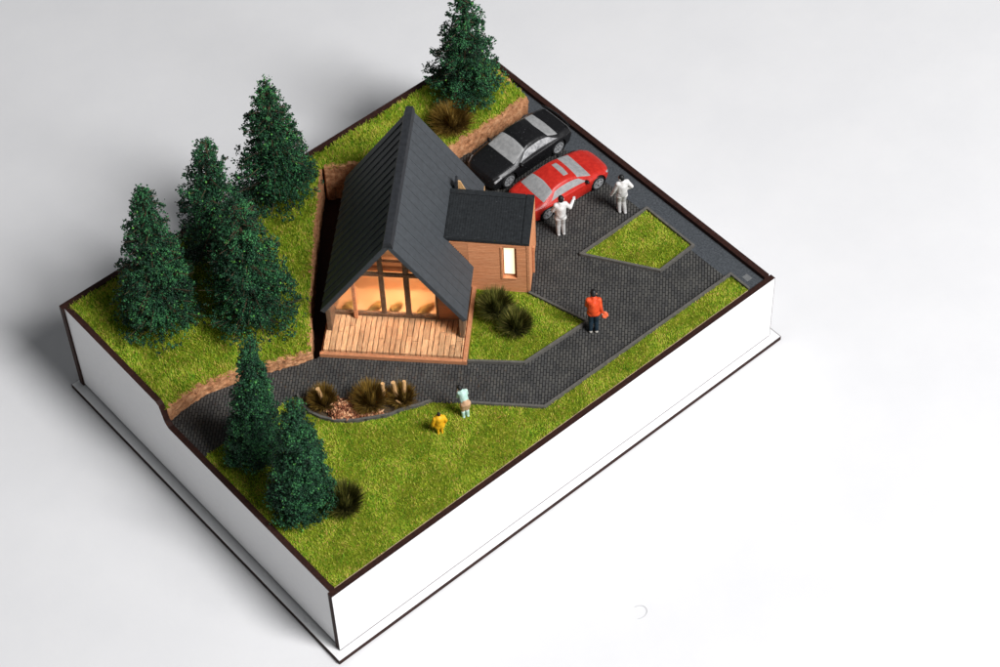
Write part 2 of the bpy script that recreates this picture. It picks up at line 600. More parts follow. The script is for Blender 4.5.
grass(lawn_poly, ZG, 1150, 'yellow green flock grass on the lower lawn along the white front')
grass(shrink(kite_poly, 0.12), ZG, 1150, 'green flock grass inside the kite shaped kerb by the driveway')
grass(shrink(garden_poly, 0.10), ZG, 1150, 'green flock grass beside the cabin deck under two dark tufts')
grass(upper_poly, lambda x, y: zt(x, y) - 0.02, 1100, 'mossy flock grass on the raised terrace under the tall firs', 0.05, 0.13)


# ------------------------------------------------------------------ kerbs
def strip(line, width, z0, z1, mb, closed=False, mi=0):
    P = list(line)
    if closed:
        P = P + [P[0]]
    for a, b in zip(P[:-1], P[1:]):
        a, b = np.array(a, float), np.array(b, float)
        t = (b - a) / np.linalg.norm(b - a)
        s = np.array([-t[1], t[0]]) * width / 2
        e = t * width / 2 * 0.98
        dz = random.uniform(-0.003, 0.003)
        mb.prism([a - e - s, b + e - s, b + e + s, a - e + s], z0, z1 + dz, mi, tint=random.random())


def kerb(line, label, closed=False, wdt=0.085, h=0.13):
    mb = MB()
    strip(line, wdt, ZG - 0.02, ZG + h, mb, closed)
    return tag(mb.build('kerb', MAT['kerb']), label, 'kerb', 'grey kerbs edging the lawns')


kerb(kite_poly, 'closed grey kerb round the kite shaped lawn in the driveway', True)
kerb([(18.98, 0.30), (18.98, 1.19), (10.13, 1.19), (8.60, 2.79), (8.22, 3.2)], 'long grey kerb between the paving and the front lawn', False)
kerb([(9.52, 4.43), (10.90, 3.08), (13.75, 2.99), (13.13, 5.32)], 'grey kerb round the small garden beside the deck', False)
kerb([tuple(p) for p in subdiv(bed_curve, 0.25)], 'curved grey kerb holding the tufts and wood chips', False, 0.08, 0.16)
mb = MB(); mb.box(19.22, 19.46, 0.58, 0.86, ZG, ZG + 0.012)
tag(mb.build('drain_cover', MAT['drain']), 'small pale grey rectangular plate in the road corner', 'drain cover')


# ------------------------------------------------------------------ cork retaining wall
def cork_wall(line, label, th, seedv):
    r = np.random.default_rng(seedv)
    P = subdiv(line, 0.10)
    P = P + r.normal(size=P.shape) * 0.012
    I = offset_poly(P, th)
    n = len(P)
    rows = 8
    V, F, = [], []
    ht = zt(P[:, 0], P[:, 1]) + 0.025 + r.normal(size=n) * 0.03
    bt = np.clip(np.cumsum(r.normal(size=n) * 0.01), -0.04, 0.04)
    for k in range(rows):
        f = k / (rows - 1)
        for i in range(n):
            o = r.normal(size=2) * 0.014
            V.append((P[i][0] + o[0], P[i][1] + o[1], (ZG - 0.68 if k == 0 else ZG - 0.02 + (ht[i] + bt[i] - ZG) * (k - 1) / (rows - 2))))
    for i in range(n):
        V.append((I[i][0], I[i][1], ht[i] + bt[i] - 0.02))
    for i in range(n):
        V.append((I[i][0], I[i][1], ZG - 0.68))
    for k in range(rows + 1):
        for i in range(n - 1):
            a = k * n + i
            F.append((a, a + 1, a + n + 1, a + n))
    mb = MB()
    mb.add(V, F)
    mb.add([V[k * n] for k in range(rows + 2)], [list(range(rows + 2))])
    mb.add([V[k * n + n - 1] for k in range(rows + 2)], [list(range(rows + 2))])
    return tag(mb.build('retaining_wall', MAT['cork']), label, 'retaining wall', 'cork retaining walls holding the terrace')


cork_wall([(0.30, 9.32), (1.06, 9.40), (1.9, 9.42), (3.19, 9.12), (3.87, 8.86), (4.58, 8.53), (5.16, 8.30), (5.60, 8.18)], 'curved reddish cork wall above the lower path at left', 0.16, 1)
cork_wall([(5.66, 8.30), (6.9, 9.92), (8.62, 11.9), (10.17, 13.6), (10.98, 14.42)], 'cork wall running along the shaded left side of the cabin', 0.15, 2)
cork_wall([(10.95, 14.28), (11.66, 13.86), (13.5, 12.4), (15.26, 12.08), (16.42, 12.06), (17.68, 12.09), (18.98, 12.12)], 'straight tan cork wall behind the parked black car', 0.18, 3)
cork_wall([(19.02, 12.10), (19.10, 13.0), (19.08, 14.96)], 'short pale cork wall beside the road under the rear fir', 0.12, 4)

# ================================================================== DISPLAY BOX
box = thing('display_box', 'white book shaped display box with burnt brown edges under the scene', 'display box', (0, 0, 0))
# front panel: white face, dark edges
def panel(name, poly2, a0, a1, axis, white_faces):
    """poly2 outline in (along, z); a0,a1 thickness range on the axis"""
    mb = MB()
    n = len(poly2)
    def P(p, a):
        return (p[0], a, p[1]) if axis == 1 else (a, p[0], p[1])
    vs = [P(p, a0) for p in poly2] + [P(p, a1) for p in poly2]
    mb.add(vs, [list(range(n))], 0 if 0 in white_faces else 1)
    mb.add(vs, [list(range(n, 2 * n))], 0 if 1 in white_faces else 1)
    mb.add(vs, [(i, (i + 1) % n, n + (i + 1) % n, n + i) for i in range(n)], 1)
    return mb.build(name, [MAT['white_board'], MAT['burnt_edge']], box)


fp = panel('front_panel', [(0, 0.05), (W, 0.05), (W, H1), (0, H1)], 0.0, T, 1, [0])
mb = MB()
mb.box(W + 0.001, W + 0.03, 0.01, T, 0.05, H1 - 0.01)
mb.box(0.01, W - 0.005, 0.006, T, 0.001, 0.049)  # dark strip painted in for the shadow gap under the front panel
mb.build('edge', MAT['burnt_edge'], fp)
mb = MB(); mb.box(0.09, 0.25, T + 0.01, D - T - 0.01, 0.001, 0.079)
mb.build('edge', MAT['burnt_edge'], box)
panel('back_panel', [(0, 0), (W, 0), (W, H1), (19.2, H1), (19.1, H2), (0, H2)], D - T, D, 1, [1])
panel('side_panel', [(T, 0.08), (D - T, 0.08), (D - T, H2 - 0.01), (9.55, H2 - 0.10), (9.40, H2 - 0.2), (9.22, H1 + 0.2), (9.05, H1 + 0.015), (T, H1 + 0.015)], 0.07, 0.07 + T, 0, [0])
panel('side_panel', [(T, 0.02), (D - T, 0.02), (D - T, H1 + 0.1), (T, H1 + 0.1)], W - 0.08 - T, W - 0.08, 0, [1])
mb = MB()
mb.prism([(-0.27, -0.30), (W + 0.31, -0.30), (W + 0.31, D + 0.22), (-0.29, D + 0.14)], ZT + 0.004, -0.006, 1)
mb.prism([(-0.255, -0.285), (W + 0.285, -0.285), (W + 0.285, D + 0.205), (-0.275, D + 0.125)], -0.0055, 0.0, 0)
mb.build('base_plate', [MAT['white_board'], MAT['burnt_edge']], box)

# ================================================================== CABIN
HA = math.radians(-46.2)
hs = thing('cabin', 'steep roofed timber cabin with charcoal roof, glazed gable, deck and side annex', 'house', (5.84, 8.09, ZG), HA)
UW, VL = 5.13, 7.45
# plinth with a raised rim
mb = MB()
mb.box(0.03, UW - 0.14, 0.15, VL - 0.02, 0.0, 0.10)
mb.box(0.0, UW - 0.15, 0.0, 0.13, 0.0, 0.17)
mb.box(UW - 0.145, UW, 0.0, 3.42, 0.0, 0.19)
mb.box(0.0, UW, VL - 0.1, VL, 0.0, 0.15)
mb.build('plinth', MAT['trim'], hs, bevel=0.008)
# deck: staggered uneven planks, one mesh
mb = MB()
u = 0.10
r = random.Random(5)
while u < UW - 0.2:
    wd = r.uniform(0.155, 0.235)
    u1 = min(u + wd, UW - 0.16)
    v0, v1 = 0.17, 1.86
    segs = [v0, v1] if r.random() < 0.35 else [v0, r.uniform(0.6, 1.4), v1]
    for a, b in zip(segs[:-1], segs[1:]):
        k = 6
        tn = r.random()
        sk = r.uniform(-0.02, 0.02)
        vs = []
        for i in range(k + 1):
            vv = a + 0.008 + (b - a - 0.016) * i / k
            x0 = u + 0.010 + r.uniform(-0.010, 0.010)
            x1 = u1 - 0.014 + r.uniform(-0.010, 0.010)
            z = 0.235 + r.uniform(-0.006, 0.006)
            vs += [(x0, vv, 0.1), (x0, vv, z), (x1, vv, z + sk * 0.4), (x1, vv, 0.1)]
        fs = []
        for i in range(k):
            q = i * 4
            fs += [(q, q + 1, q + 5, q + 4), (q + 1, q + 2, q + 6, q + 5), (q + 2, q + 3, q + 7, q + 6)]
        fs += [(0, 1, 2, 3), (k * 4, k * 4 + 1, k * 4 + 2, k * 4 + 3)]
        mb.add(vs, fs, 0, tn)
    u = u1 + 0.004
mb.build('deck', MAT['deck'], hs)

# roof geometry: right slope and left slope from the ridge
UR, ZR = 2.57, 4.92       # ridge
EL, ZE = 0.02, 1.28       # left eave
ER, ZE2 = 5.05, 1.20      # right eave
V0, V1 = 1.0, 7.42
TH = 0.13


def clad_wall(mb, axis, a0, a1, fixed, z0, z1, out, pitch=0.105, holes=()):
    """clapboards: each board tilts out at its foot.  axis 0: runs along u at v=fixed; axis 1: runs along v at u=fixed"""
    z = z0
    while z < z1 - 1e-4:
        zt = min(z + pitch, z1)
        spans = [(a0, a1)]
        for (h0, h1, hz0, hz1) in holes:
            if zt > hz0 + 0.001 and z < hz1 - 0.001:
                spans = [(a0, h0), (h1, a1)]
        for s0, s1 in spans:
            tn = random.uniform(0.35, 0.65)
            pts = []
            for a in (s0, s1):
                for (d, zz) in ((0.022, z), (0.006, zt - 0.006), (0.006, zt), (-0.06, zt), (-0.06, z)):
                    pts.append((a, fixed + out * d, zz) if axis == 0 else (fixed + out * d, a, zz))
            mb.add(pts, [(0, 1, 6, 5), (1, 2, 7, 6), (2, 3, 8, 7), (3, 4, 9, 8), (4, 0, 5, 9), (0, 1, 2, 3, 4), (5, 6, 7, 8, 9)], 0, tn)
        z = zt


# side walls and back wall
mb = MB()
mb.box(0.16, 0.32, V0 + 0.02, VL - 0.05, 0.10, 1.36, tint=0.4)
mb.build('side_wall', MAT['post'], hs, bevel=0.006)
mb = MB()
mb.box(4.80, 4.95, V0 + 0.02, VL - 0.05, 0.10, 1.24, tint=0.4)
mb.build('side_wall', MAT['post'], hs, bevel=0.006)
mb = MB()
mb.prism_ax([(0.33, 0.1), (4.79, 0.1), (4.79, 1.45), (UR, 4.66), (0.33, 1.5)], VL - 0.2, VL - 0.08, 1)
mb.build('back_wall', MAT['clad'], hs)
# front gable: horizontal boards at the right, frame and panes
VF = 1.84
def slope_z(uu, off=0.0):
    return (ZR - (UR - uu) * (ZR - ZE) / (UR - EL) if uu < UR else ZR - (uu - UR) * (ZR - ZE2) / (ER - UR)) - off
mb = MB()
z = 0.235
while z < 1.6:
    uu1 = min(4.79, UR + (ZR - 0.2 - (z + 0.1)) * (ER - UR) / (ZR - ZE2))
    if uu1 > 4.0:
        pts = []
        for a in (3.98, uu1):
            for (d, zz) in ((0.03, z), (0.008, z + 0.10), (-0.06, z + 0.10), (-0.06, z)):
                pts.append((a, VF - d, zz))
        mb.add(pts, [(0, 1, 5, 4), (1, 2, 6, 5), (2, 3, 7, 6), (3, 0, 4, 7), (0, 1, 2, 3), (4, 5, 6, 7)], 0, random.uniform(0.3, 0.6))
    z += 0.104
mb.build('gable_wall', MAT['clad'], hs)
fr = MB()
def fbar(u0, u1, z0, z1, d0=0.05, d1=0.06):
    fr.box(u0, u1, VF - d0, VF + d1, z0, z1, tint=random.uniform(0.3, 0.6))
fbar(0.33, 3.98, 0.235, 0.41, 0.07)                     # sill
ZB = 2.36
fbar(0.98, 4.06, ZB, ZB + 0.15)                       # transom
for (uc, wd, zt) in ((2.06, 0.17, 3.98), (2.93, 0.19, 4.22)):
    fbar(uc - wd / 2, uc + wd / 2, 0.411, ZB - 0.001)
    fbar(uc - wd / 2, uc + wd / 2, ZB + 0.171, zt)
fbar(3.90, 3.978, 0.411, ZB - 0.4)
frame = fr.build('window_frame', MAT['post'], hs, bevel=0.006)
mb = MB()
mb.box(1.02, 1.14, VF - 0.22, VF - 0.10, 0.235, 2.35, tint=0.9)
mb.build('gable_post', MAT['trim'], hs, bevel=0.006)
# panes
def pane(u0, u1, z0, z1):
    pts = [(u0, z0), (u1, z0)]
    zr1 = min(z1, slope_z(u1, 0.3)); zr0 = min(z1, slope_z(u0, 0.3))
    pts.append((u1, zr1))
    if u0 < UR < u1 and z1 > 4.3:
        pts.append((UR, min(z1, slope_z(UR, 0.3))))
    else:
        for k in np.linspace(u1, u0, 7)[1:-1]:
            pts.append((k, min(z1, slope_z(k, 0.3))))
    pts.append((u0, zr0))
    m = MB(); m.prism_ax(pts, VF - 0.005, VF + 0.015, 1)
    m.build('window_pane', MAT['glass'], hs)
pane(0.34, 1.97, 0.412, ZB - 0.002)
pane(2.15, 2.83, 0.412, ZB - 0.002)
pane(3.03, 3.89, 0.412, ZB - 0.002)
pane(1.15, 1.97, ZB + 0.172, 4.0)
pane(2.15, 2.83, ZB + 0.172, 4.5)
pane(3.03, 3.75, ZB + 0.172, 3.4)
# inside: floor, loft, partition
mb = MB()
mb.box(0.33, 4.79, VF + 0.02, VL - 0.21, 0.102, 0.30)
mb.prism_ax([(0.34, 0.302), (4.74, 0.302), (4.74, 1.3), (4.15, 2.28), (0.9, 2.28), (0.34, 1.42)], 3.0, 3.1, 1)
mb.prism_ax([(1.25, 2.56), (3.90, 2.56), (UR, 4.5)], 2.62, 2.70, 1)
mb.build('interior', MAT['inner'], hs)
mb = MB()
mb.box(0.98, 4.10, VF + 0.16, 3.9, 2.42, 2.54, tint=0.5)
mb.box(1.42, 3.70, VF + 0.20, VF + 0.30, 2.85, 3.0, tint=0.25)
mb.build('loft_floor', MAT['trim'], hs)
# roof
def slope_part(side):
    mb = MB()
    if side < 0:
        e = np.array([EL, ZE]); 
    else:
        e = np.array([ER, ZE2])
    rdg = np.array([UR, ZR])
    d = (e - rdg); L = np.linalg.norm(d); d /= L
    nrm = np.array([-d[1], d[0]]) if side > 0 else np.array([d[1], -d[0]])
    if nrm[1] < 0:
        nrm = -nrm
    # base slab
    lo = -nrm * TH
    poly = [rdg, e, e + lo + np.array([0, 0.0]), rdg + lo]
    mb.prism_ax([tuple(p) for p in poly], V0, V1, 1, tint=0.4)
    # boards laid from ridge to eave with open grooves between
    nb = 15
    rr = random.Random(3 + side)
    for i in range(nb):
        a = V0 + (V1 - V0) * i / nb
        b = V0 + (V1 - V0) * (i + 1) / nb
        g = 0.014 if side > 0 else 0.022
        hh = rr.uniform(0.022, 0.025) if side > 0 else 0.04
        p = [rdg + d * 0.02, rdg + d * (L + 0.004)]
        if side > 0:
            top = [q + nrm * hh for q in p]
            bot = [q + nrm * 0.002 for q in p]
            mb.prism_ax([tuple(bot[0]), tuple(bot[1]), tuple(top[1]), tuple(top[0])], a + g / 2, b - g / 2, 1, tint=rr.random())
        else:
            # lapped boards: proud at their front edge
            vs = []
            for q in p:
                for (vv, h) in ((a + 0.004, 0.002), (a + 0.004, 0.045), (b - g, 0.012), (b - g, 0.002)):
                    w_ = q + nrm * h
                    vs.append((w_[0], vv, w_[1]))
            mb.add(vs, [(0, 1, 2, 3), (4, 5, 6, 7), (0, 1, 5, 4), (1, 2, 6, 5), (2, 3, 7, 6), (3, 0, 4, 7)], 0, rr.random())
    return mb.build('roof_slope', MAT['roof'], hs)
slope_part(-1)
slope_part(1)
# ridge cap
mb = MB()
mb.prism_ax([(UR - 0.22, ZR - 0.20), (UR - 0.19, ZR - 0.12), (UR - 0.14, ZR + 0.095), (UR + 0.11, ZR + 0.11), (UR + 0.17, ZR - 0.16), (UR, ZR - 0.05)], V0 - 0.02, V1 + 0.01, 1)
mb.build('ridge_cap', MAT['ridge'], hs)

# ------------------------------------------------------------------ annex (part of the cabin)
AU0, AU1, AV0, AV1 = 3.95, 7.03, 3.46, 5.72
AZ = 2.46
WU0, WU1, WZ0, WZ1 = 6.10, 6.58, 0.72, 2.30
mb = MB()
clad_wall(mb, 0, 4.9, AU1 - 0.09, AV0, 0.0, AZ, -1, 0.082, [(WU0, WU1, WZ0, WZ1)])
# upper left part above the main roof
z = 1.44
while z < AZ:
    zt_ = min(z + 0.082, AZ)
    u0 = UR + (ZR + 0.03 - z) * (ER - UR) / (ZR - ZE2)
    mb.box(min(u0, 4.89), 4.9, AV0 - 0.012, AV0 + 0.06, z, zt_ - 0.004, tint=random.uniform(0.35, 0.65))
    z += 0.082
clad_wall(mb, 1, AV0 + 0.06, AV1, AU1 - 0.005, 0.0, AZ, 1, 0.082)
mb.box(4.2, AU1 - 0.03, AV1 - 0.1, AV1 - 0.005, 0.0, AZ, tint=0.5)
mb.build('annex_wall', MAT['clad'], hs)
mb = MB()
mb.box(AU1 - 0.085, AU1 + 0.012, AV0 - 0.03, AV0 + 0.055, 0.0, AZ - 0.002, tint=0.85)
mb.box(AU1 - 0.06, AU1 + 0.025, AV1 - 0.06, AV1 + 0.02, 0.0, AZ - 0.002, tint=0.8)
mb.box(AU1 + 0.026, AU1 + 0.10, AV0 + 0.9, AV0 + 1.0, 0.0, 1.35, tint=0.9)
mb.build('corner_trim', MAT['trim'], hs, bevel=0.006)
wf = MB()  # lit left jamb and sill and dark reveal are put into the tints
wf.box(WU0 - 0.07, WU0 - 0.002, AV0 - 0.035, AV0 + 0.14, WZ0 - 0.07, WZ1 + 0.03, tint=1.0)
wf.box(WU1 + 0.002, WU1 + 0.03, AV0 - 0.02, AV0 + 0.14, WZ0 - 0.07, WZ1 + 0.03, tint=0.2)
wf.box(WU0, WU1, AV0 - 0.035, AV0 + 0.14, WZ0 - 0.07, WZ0 - 0.002, tint=1.0)
wf.box(WU0, WU1, AV0 - 0.02, AV0 + 0.14, WZ1, WZ1 + 0.03, tint=0.4)
wf.box(WU0, WU1, AV0 + 0.122, AV0 + 0.14, WZ0, WZ1, tint=0.0)
wf.box(WU1 - 0.055, WU1, AV0 + 0.04, AV0 + 0.121, WZ0, WZ1, tint=0.0)
wfo = wf.build('window_frame', MAT['trim'], hs, bevel=0.004)
mb = MB()
mb.box(WU0 + 0.04, WU1 - 0.08, AV0 + 0.10, AV0 + 0.12, WZ0 + 0.10, WZ1 - 0.005)
p = mb.build('window_pane', MAT['lit'], wfo)
tag(p, 'bright warm white lit pane')
# annex flat roof
def azt(uu):
    return AZ + 0.14 * (AU1 - uu) / (AU1 - AU0)
mb = MB()
def slab(u0, u1, v0, v1, h0, h1, tint=0.5):
    vs = []
    for h in (h0, h1):
        for v in (v0, v1):
            for uu in (u0, u1):
                vs.append((uu, v, azt(uu) + h))
    mb.add(vs, [(0, 2, 3, 1), (4, 5, 7, 6), (0, 1, 5, 4), (2, 6, 7, 3), (0, 4, 6, 2), (1, 3, 7, 5)], 0, tint)
slab(4.06, AU1 + 0.02, AV0 - 0.03, AV1 + 0.03, 0.0, 0.10)
ov = 0.098
slab(4.10, 6.74, AV0 + 0.04, AV1 - 0.22, ov, 0.135)
k = 4.14
while k < 6.70:
    slab(k, k + 0.05, AV0 + 0.05, AV1 - 0.23, 0.133, 0.143)
    k += 0.09
slab(6.78, AU1 + 0.02, AV0 - 0.028, AV1 + 0.028, ov, 0.135)
slab(4.08, 6.74, AV1 - 0.19, AV1 + 0.028, ov, 0.14)
slab(4.08, 6.74, AV0 - 0.028, AV0 + 0.02, ov, 0.145)
mb.build('annex_roof', MAT['flat_roof'], hs, bevel=0.004)
# slit in the main roof behind the annex: leaking light painted as a pale piece
mb = MB()
mb.box(4.22, 4.30, AV1 + 0.06, AV1 + 0.36, 2.2, 3.02)
mb.build('slit_post', MAT['ridge'], hs)
mb = MB()
mb.prism_ax([(4.33, 2.1), (4.74, 2.0), (4.70, 2.28), (4.42, 2.98), (4.34, 3.0)], AV1 + 0.13, AV1 + 0.17, 1, tint=1.0)
mb.build('slit_light_piece', MAT['palewood'], hs)
# corner post under the rear eave
mb = MB()
mb.box(4.97, 5.08, 7.22, 7.4, 0.16, 1.15, tint=0.8)
mb.build('eave_post', MAT['palewood'], hs)

# warm led inside the cabin, shining through the gable glass
def led(loc, power, size):
    d = bpy.data.lights.new('led', 'POINT')
    d.energy = power
    d.color = (1.0, 0.85, 0.62)
    d.shadow_soft_size = size
    o = bpy.data.objects.new('led', d)
    COL.objects.link(o)
    o.parent = hs
    o.location = loc
led((2.5, 2.80, 2.24), 190, 0.10)
led((2.57, 2.1, 4.15), 45, 0.06)

# low olive lumps set behind the gable glass
def lump(name, loc, rx, ry, rz, m, label, cat, group):
    bm = bmesh.new()
    bmesh.ops.create_icosphere(bm, subdivisions=3, radius=1.0)
    for v in bm.verts:
        p = v.co
        f = 1 + 0.14 * math.sin(5 * p.x + 3 * p.y + loc[0] * 7) * math.cos(4 * p.y - 6 * p.z) + random.uniform(-0.06, 0.06)
        v.co = Vector((p.x * rx * f, p.y * ry * f, max(p.z, -0.2) * rz * f))
    me = bpy.data.meshes.new(name)
    bm.to_mesh(me); bm.free()
    me.materials.append(m)
    return tag(link(name, me, None, loc), label, cat, group)
cu, su = math.cos(HA), math.sin(HA)
def hp(u, v, z):
    return (5.84 + u * cu - v * su, 8.09 + u * su + v * cu, ZG + z)
for (uu, vv, rx, lab) in ((0.78, 2.1, 0.30, 'olive clump behind the narrow left pane of the cabin gable'), (1.72, 2.12, 0.28, 'olive clump behind the wide pane beside the tan gable post'),
                          (2.42, 2.12, 0.25, 'olive clump behind the middle lower pane of the cabin gable'), (3.45, 2.12, 0.36, 'broad olive clump behind the right lower pane of the cabin gable')):
    lump('olive_clump', hp(uu, vv, 0.32), rx * 1.2, 0.15, 0.18, MAT['blob'], lab, 'blob', 'olive clumps inside the cabin')


# ================================================================== TREES
OCT = np.array([(1, 0, 0), (-1, 0, 0), (0, 1, 0), (0, -1, 0), (0, 0, 1), (0, 0, -1)], float)
OCF = np.array([(0, 2, 4), (2, 1, 4), (1, 3, 4), (3, 0, 4), (2, 0, 5), (1, 2, 5), (3, 1, 5), (0, 3, 5)])


def crumbs(P, size, el=1.25):
    n = len(P)
    S = size[:, None] * rng.uniform(0.55, 1.25, (n, 3))
    S[:, 0] *= el
    B = OCT[None] * S[:, None, :] * rng.uniform(0.7, 1.3, (n, 6, 1))
    B = np.einsum('nij,nkj->nki', rand_rot(n), B) + P[:, None, :]
    F = (OCF[None] + (np.arange(n) * 6)[:, None, None]).reshape(-1, 3)
    return B.reshape(-1, 3), F


def tube_np(path, rads, seg=6):
    path = np.array(path, float)
    V, F = [], []
    for i, p in enumerate(path):
        t = path[min(i + 1, len(path) - 1)] - path[max(i - 1, 0)]
        t = t / np.linalg.norm(t)
        a = np.cross(t, [0.31, 0.95, 0.1]); a /= np.linalg.norm(a)
        b = np.cross(t, a)
        for k in range(seg):
            an = 2 * PI * k / seg
            V.append(p + rads[i] * (a * math.cos(an) + b * math.sin(an)))
    for i in range(len(path) - 1):
        for k in range(seg):
            F.append((i * seg + k, i * seg + (k + 1) % seg, (i + 1) * seg + (k + 1) % seg, (i + 1) * seg + k))
    return V, F


def fir(label, base, tip, R, nb, ncr, size, dense=False, first=0.06, power=0.85, group='wire fir trees on the terrace', jag=0.25):
    base = np.array(base, float); tip = np.array(tip, float)
    root = thing('fir_tree', label, 'tree', tuple(base), 0, group)
    ax = tip - base
    H = np.linalg.norm(ax)
    tr = MB()
    V, F = tube_np([ax * f for f in (-0.01, 0.1, 0.3, 0.6, 0.97)], [0.16, 0.13, 0.10, 0.06, 0.02], 8)
    tr.add(V, F, 0, 0.5)
    pts, sz, tn = [], [], []
    tot = 0
    br = []
    for i in range(nb):
        f = first + (0.97 - first) * (i + rng.random() * 0.8) / nb
        f = 1 - (1 - f) ** 1.0
        az = i * 2.39996 + rng.normal() * 0.35
        L = R * (1 - f) ** power * (1 - jag + 2 * jag * rng.random()) + 0.07
        br.append((f, az, L))
        tot += L ** (1.6 if not dense else 1.8)
    for (f, az, L) in br:
        o = ax * f
        d = np.array([math.cos(az), math.sin(az), 0.0])
        droop = rng.uniform(-0.05, 0.42) if not dense else rng.uniform(-0.1, 0.25)
        s_ = np.array([-d[1], d[0], 0])
        def pt(s):
            return o + d * (L * s)[:, None] + np.array([0, 0, 1.0]) * ((-droop * s + 0.22 * s * s) * L)[:, None]
        n = int(ncr * L ** (1.6 if not dense else 1.8) / tot) + 6
        s = rng.beta(1.7, 1.15, n)
        P = pt(s)
        spread = (0.10 + 0.24 * s * (1.18 - s)) * L * 0.9 + 0.04
        lat = rng.normal(size=n) * spread
        # side twigs: crumbs gather on a few lateral lines
        P = P + s_ * lat[:, None] + np.array([0, 0, 1.0]) * (rng.normal(size=n) * 0.06 - 0.35 * np.abs(lat) * 0.4)[:, None] - d * (np.abs(lat) * 0.35)[:, None]
        nc = max(2, n // 7)
        cc = rng.integers(0, n, nc)
        who = cc[rng.integers(0, nc, n)]
        P = P[who] + rng.normal(size=(n, 3)) * (0.044 if not dense else 0.058)
        pts.append(P)
        sz.append(rng.uniform(0.6, 1.25, n) * size)
        base_t = rng.normal(0.59, 0.14)
        tn.append(np.clip(rng.normal(base_t, 0.20, n), 0, 0.9))
        if not dense and L > 0.35:
            sV, sF = tube_np([o, *pt(np.array([0.5, 1.0]))], [0.028, 0.02, 0.008], 4)
            tr.add(sV, sF, 0, 0.5)
    P = np.concatenate(pts); S = np.concatenate(sz); Tn = np.concatenate(tn)
    # never below the ground
    keep = P[:, 2] > 0.04
    P, S, Tn = P[keep], S[keep], Tn[keep]
    # a few bright flecks of flock
    hi = rng.random(len(P)) < 0.016
    Tn[hi] = rng.uniform(0.9, 1.0, hi.sum())
    S[hi] *= 1.25
    V, F = crumbs(P, S)
    link('crown', mesh_np('crown', V, F, MAT['needle'], np.repeat(Tn, 8)), root)
    tr.build('trunk', MAT['bark'], root)
    return root


GT = 'wire fir trees on the terrace'
GD = 'dense conical firs on the lower lawn'
fir('bushy dark fir standing alone nearest the left corner', (2.30, 12.46, 3.98), (2.70, 12.35, 10.85), 1.66, 210, 27000, 0.034, first=0.07, power=0.68, jag=0.17)
fir('ragged fir with spiky side twigs between two others at left', (5.30, 13.40, 4.08), (5.75, 13.15, 10.32), 1.48, 90, 16500, 0.035, first=0.08, power=0.62, jag=0.34)
fir('broad tall fir by the back rim left of the roof', (8.94, 14.30, 4.19), (9.13, 14.42, 9.9), 1.72, 190, 25000, 0.034, first=0.07, power=0.78, jag=0.19)
fir('full fir in front of the ragged one, near the curved cork wall', (5.00, 10.56, 3.78), (4.96, 10.60, 10.1), 1.75, 200, 27000, 0.034, first=0.06, power=0.66, jag=0.19)
fir('airy fir behind the black car, cut by the top of the view', (17.21, 13.50, 4.10), (17.28, 13.46, 9.8), 1.55, 110, 16500, 0.035, power=0.76, jag=0.26)
fir('slim upright conical fir on the front lawn at left', (1.58, 6.15, ZG), (2.05, 5.95, 9.35), 1.03, 210, 22000, 0.034, True, 0.02, 0.70, GD, 0.08)
fir('squat conical fir beside a dark tuft on the lower lawn', (1.50, 3.42, ZG), (1.69, 3.32, 9.0), 1.18, 210, 23500, 0.034, True, 0.02, 0.66, GD, 0.08)


# ================================================================== GRASS TUFTS
def tuft(label, loc, R, H, n, mat, group='grass tufts around the cabin', squash=1.0):
    th = 1.25 * np.sqrt(rng.random(n)) * (0.75 + 0.25 * rng.random(n))   # upright in the middle, spreading outside
    az = rng.random(n) * 2 * PI
    L = rng.uniform(0.6, 1.08, n)
    d = np.stack([np.sin(th) * np.cos(az) * R, np.sin(th) * np.sin(az) * R * squash, np.cos(th) * H + 0.03], 1)
    b = np.stack([np.cos(az), np.sin(az), np.zeros(n)], 1) * (rng.random(n) * 0.22 * R)[:, None]
    s = np.stack([-np.sin(az), np.cos(az), np.zeros(n)], 1)
    wd = rng.uniform(0.007, 0.015, n)[:, None]
    tip = b + d * L[:, None] - np.stack([np.zeros(n), np.zeros(n), 0.10 * np.sin(th) * L * R], 1)
    mid = b + d * (L * 0.55)[:, None] + np.stack([np.zeros(n), np.zeros(n), 0.05 * R * np.ones(n)], 1)
    V = np.stack([b - s * wd, b + s * wd, mid - s * wd, mid + s * wd, tip], 1).reshape(-1, 3)
    k = np.arange(n)[:, None] * 5
    F = np.concatenate([k + np.array([[0, 1, 3]]), k + np.array([[0, 3, 2]]), k + np.array([[2, 3, 4]])])
    t0 = np.clip(rng.normal(0.42, 0.2, n), 0, 1)
    tn = np.concatenate([t0, t0, np.clip(t0 + 0.18, 0, 1)])
    o = link('grass_tuft', mesh_np('grass_tuft', V, F, mat, tn), None, loc)
    return tag(o, label, 'grass tuft', group)


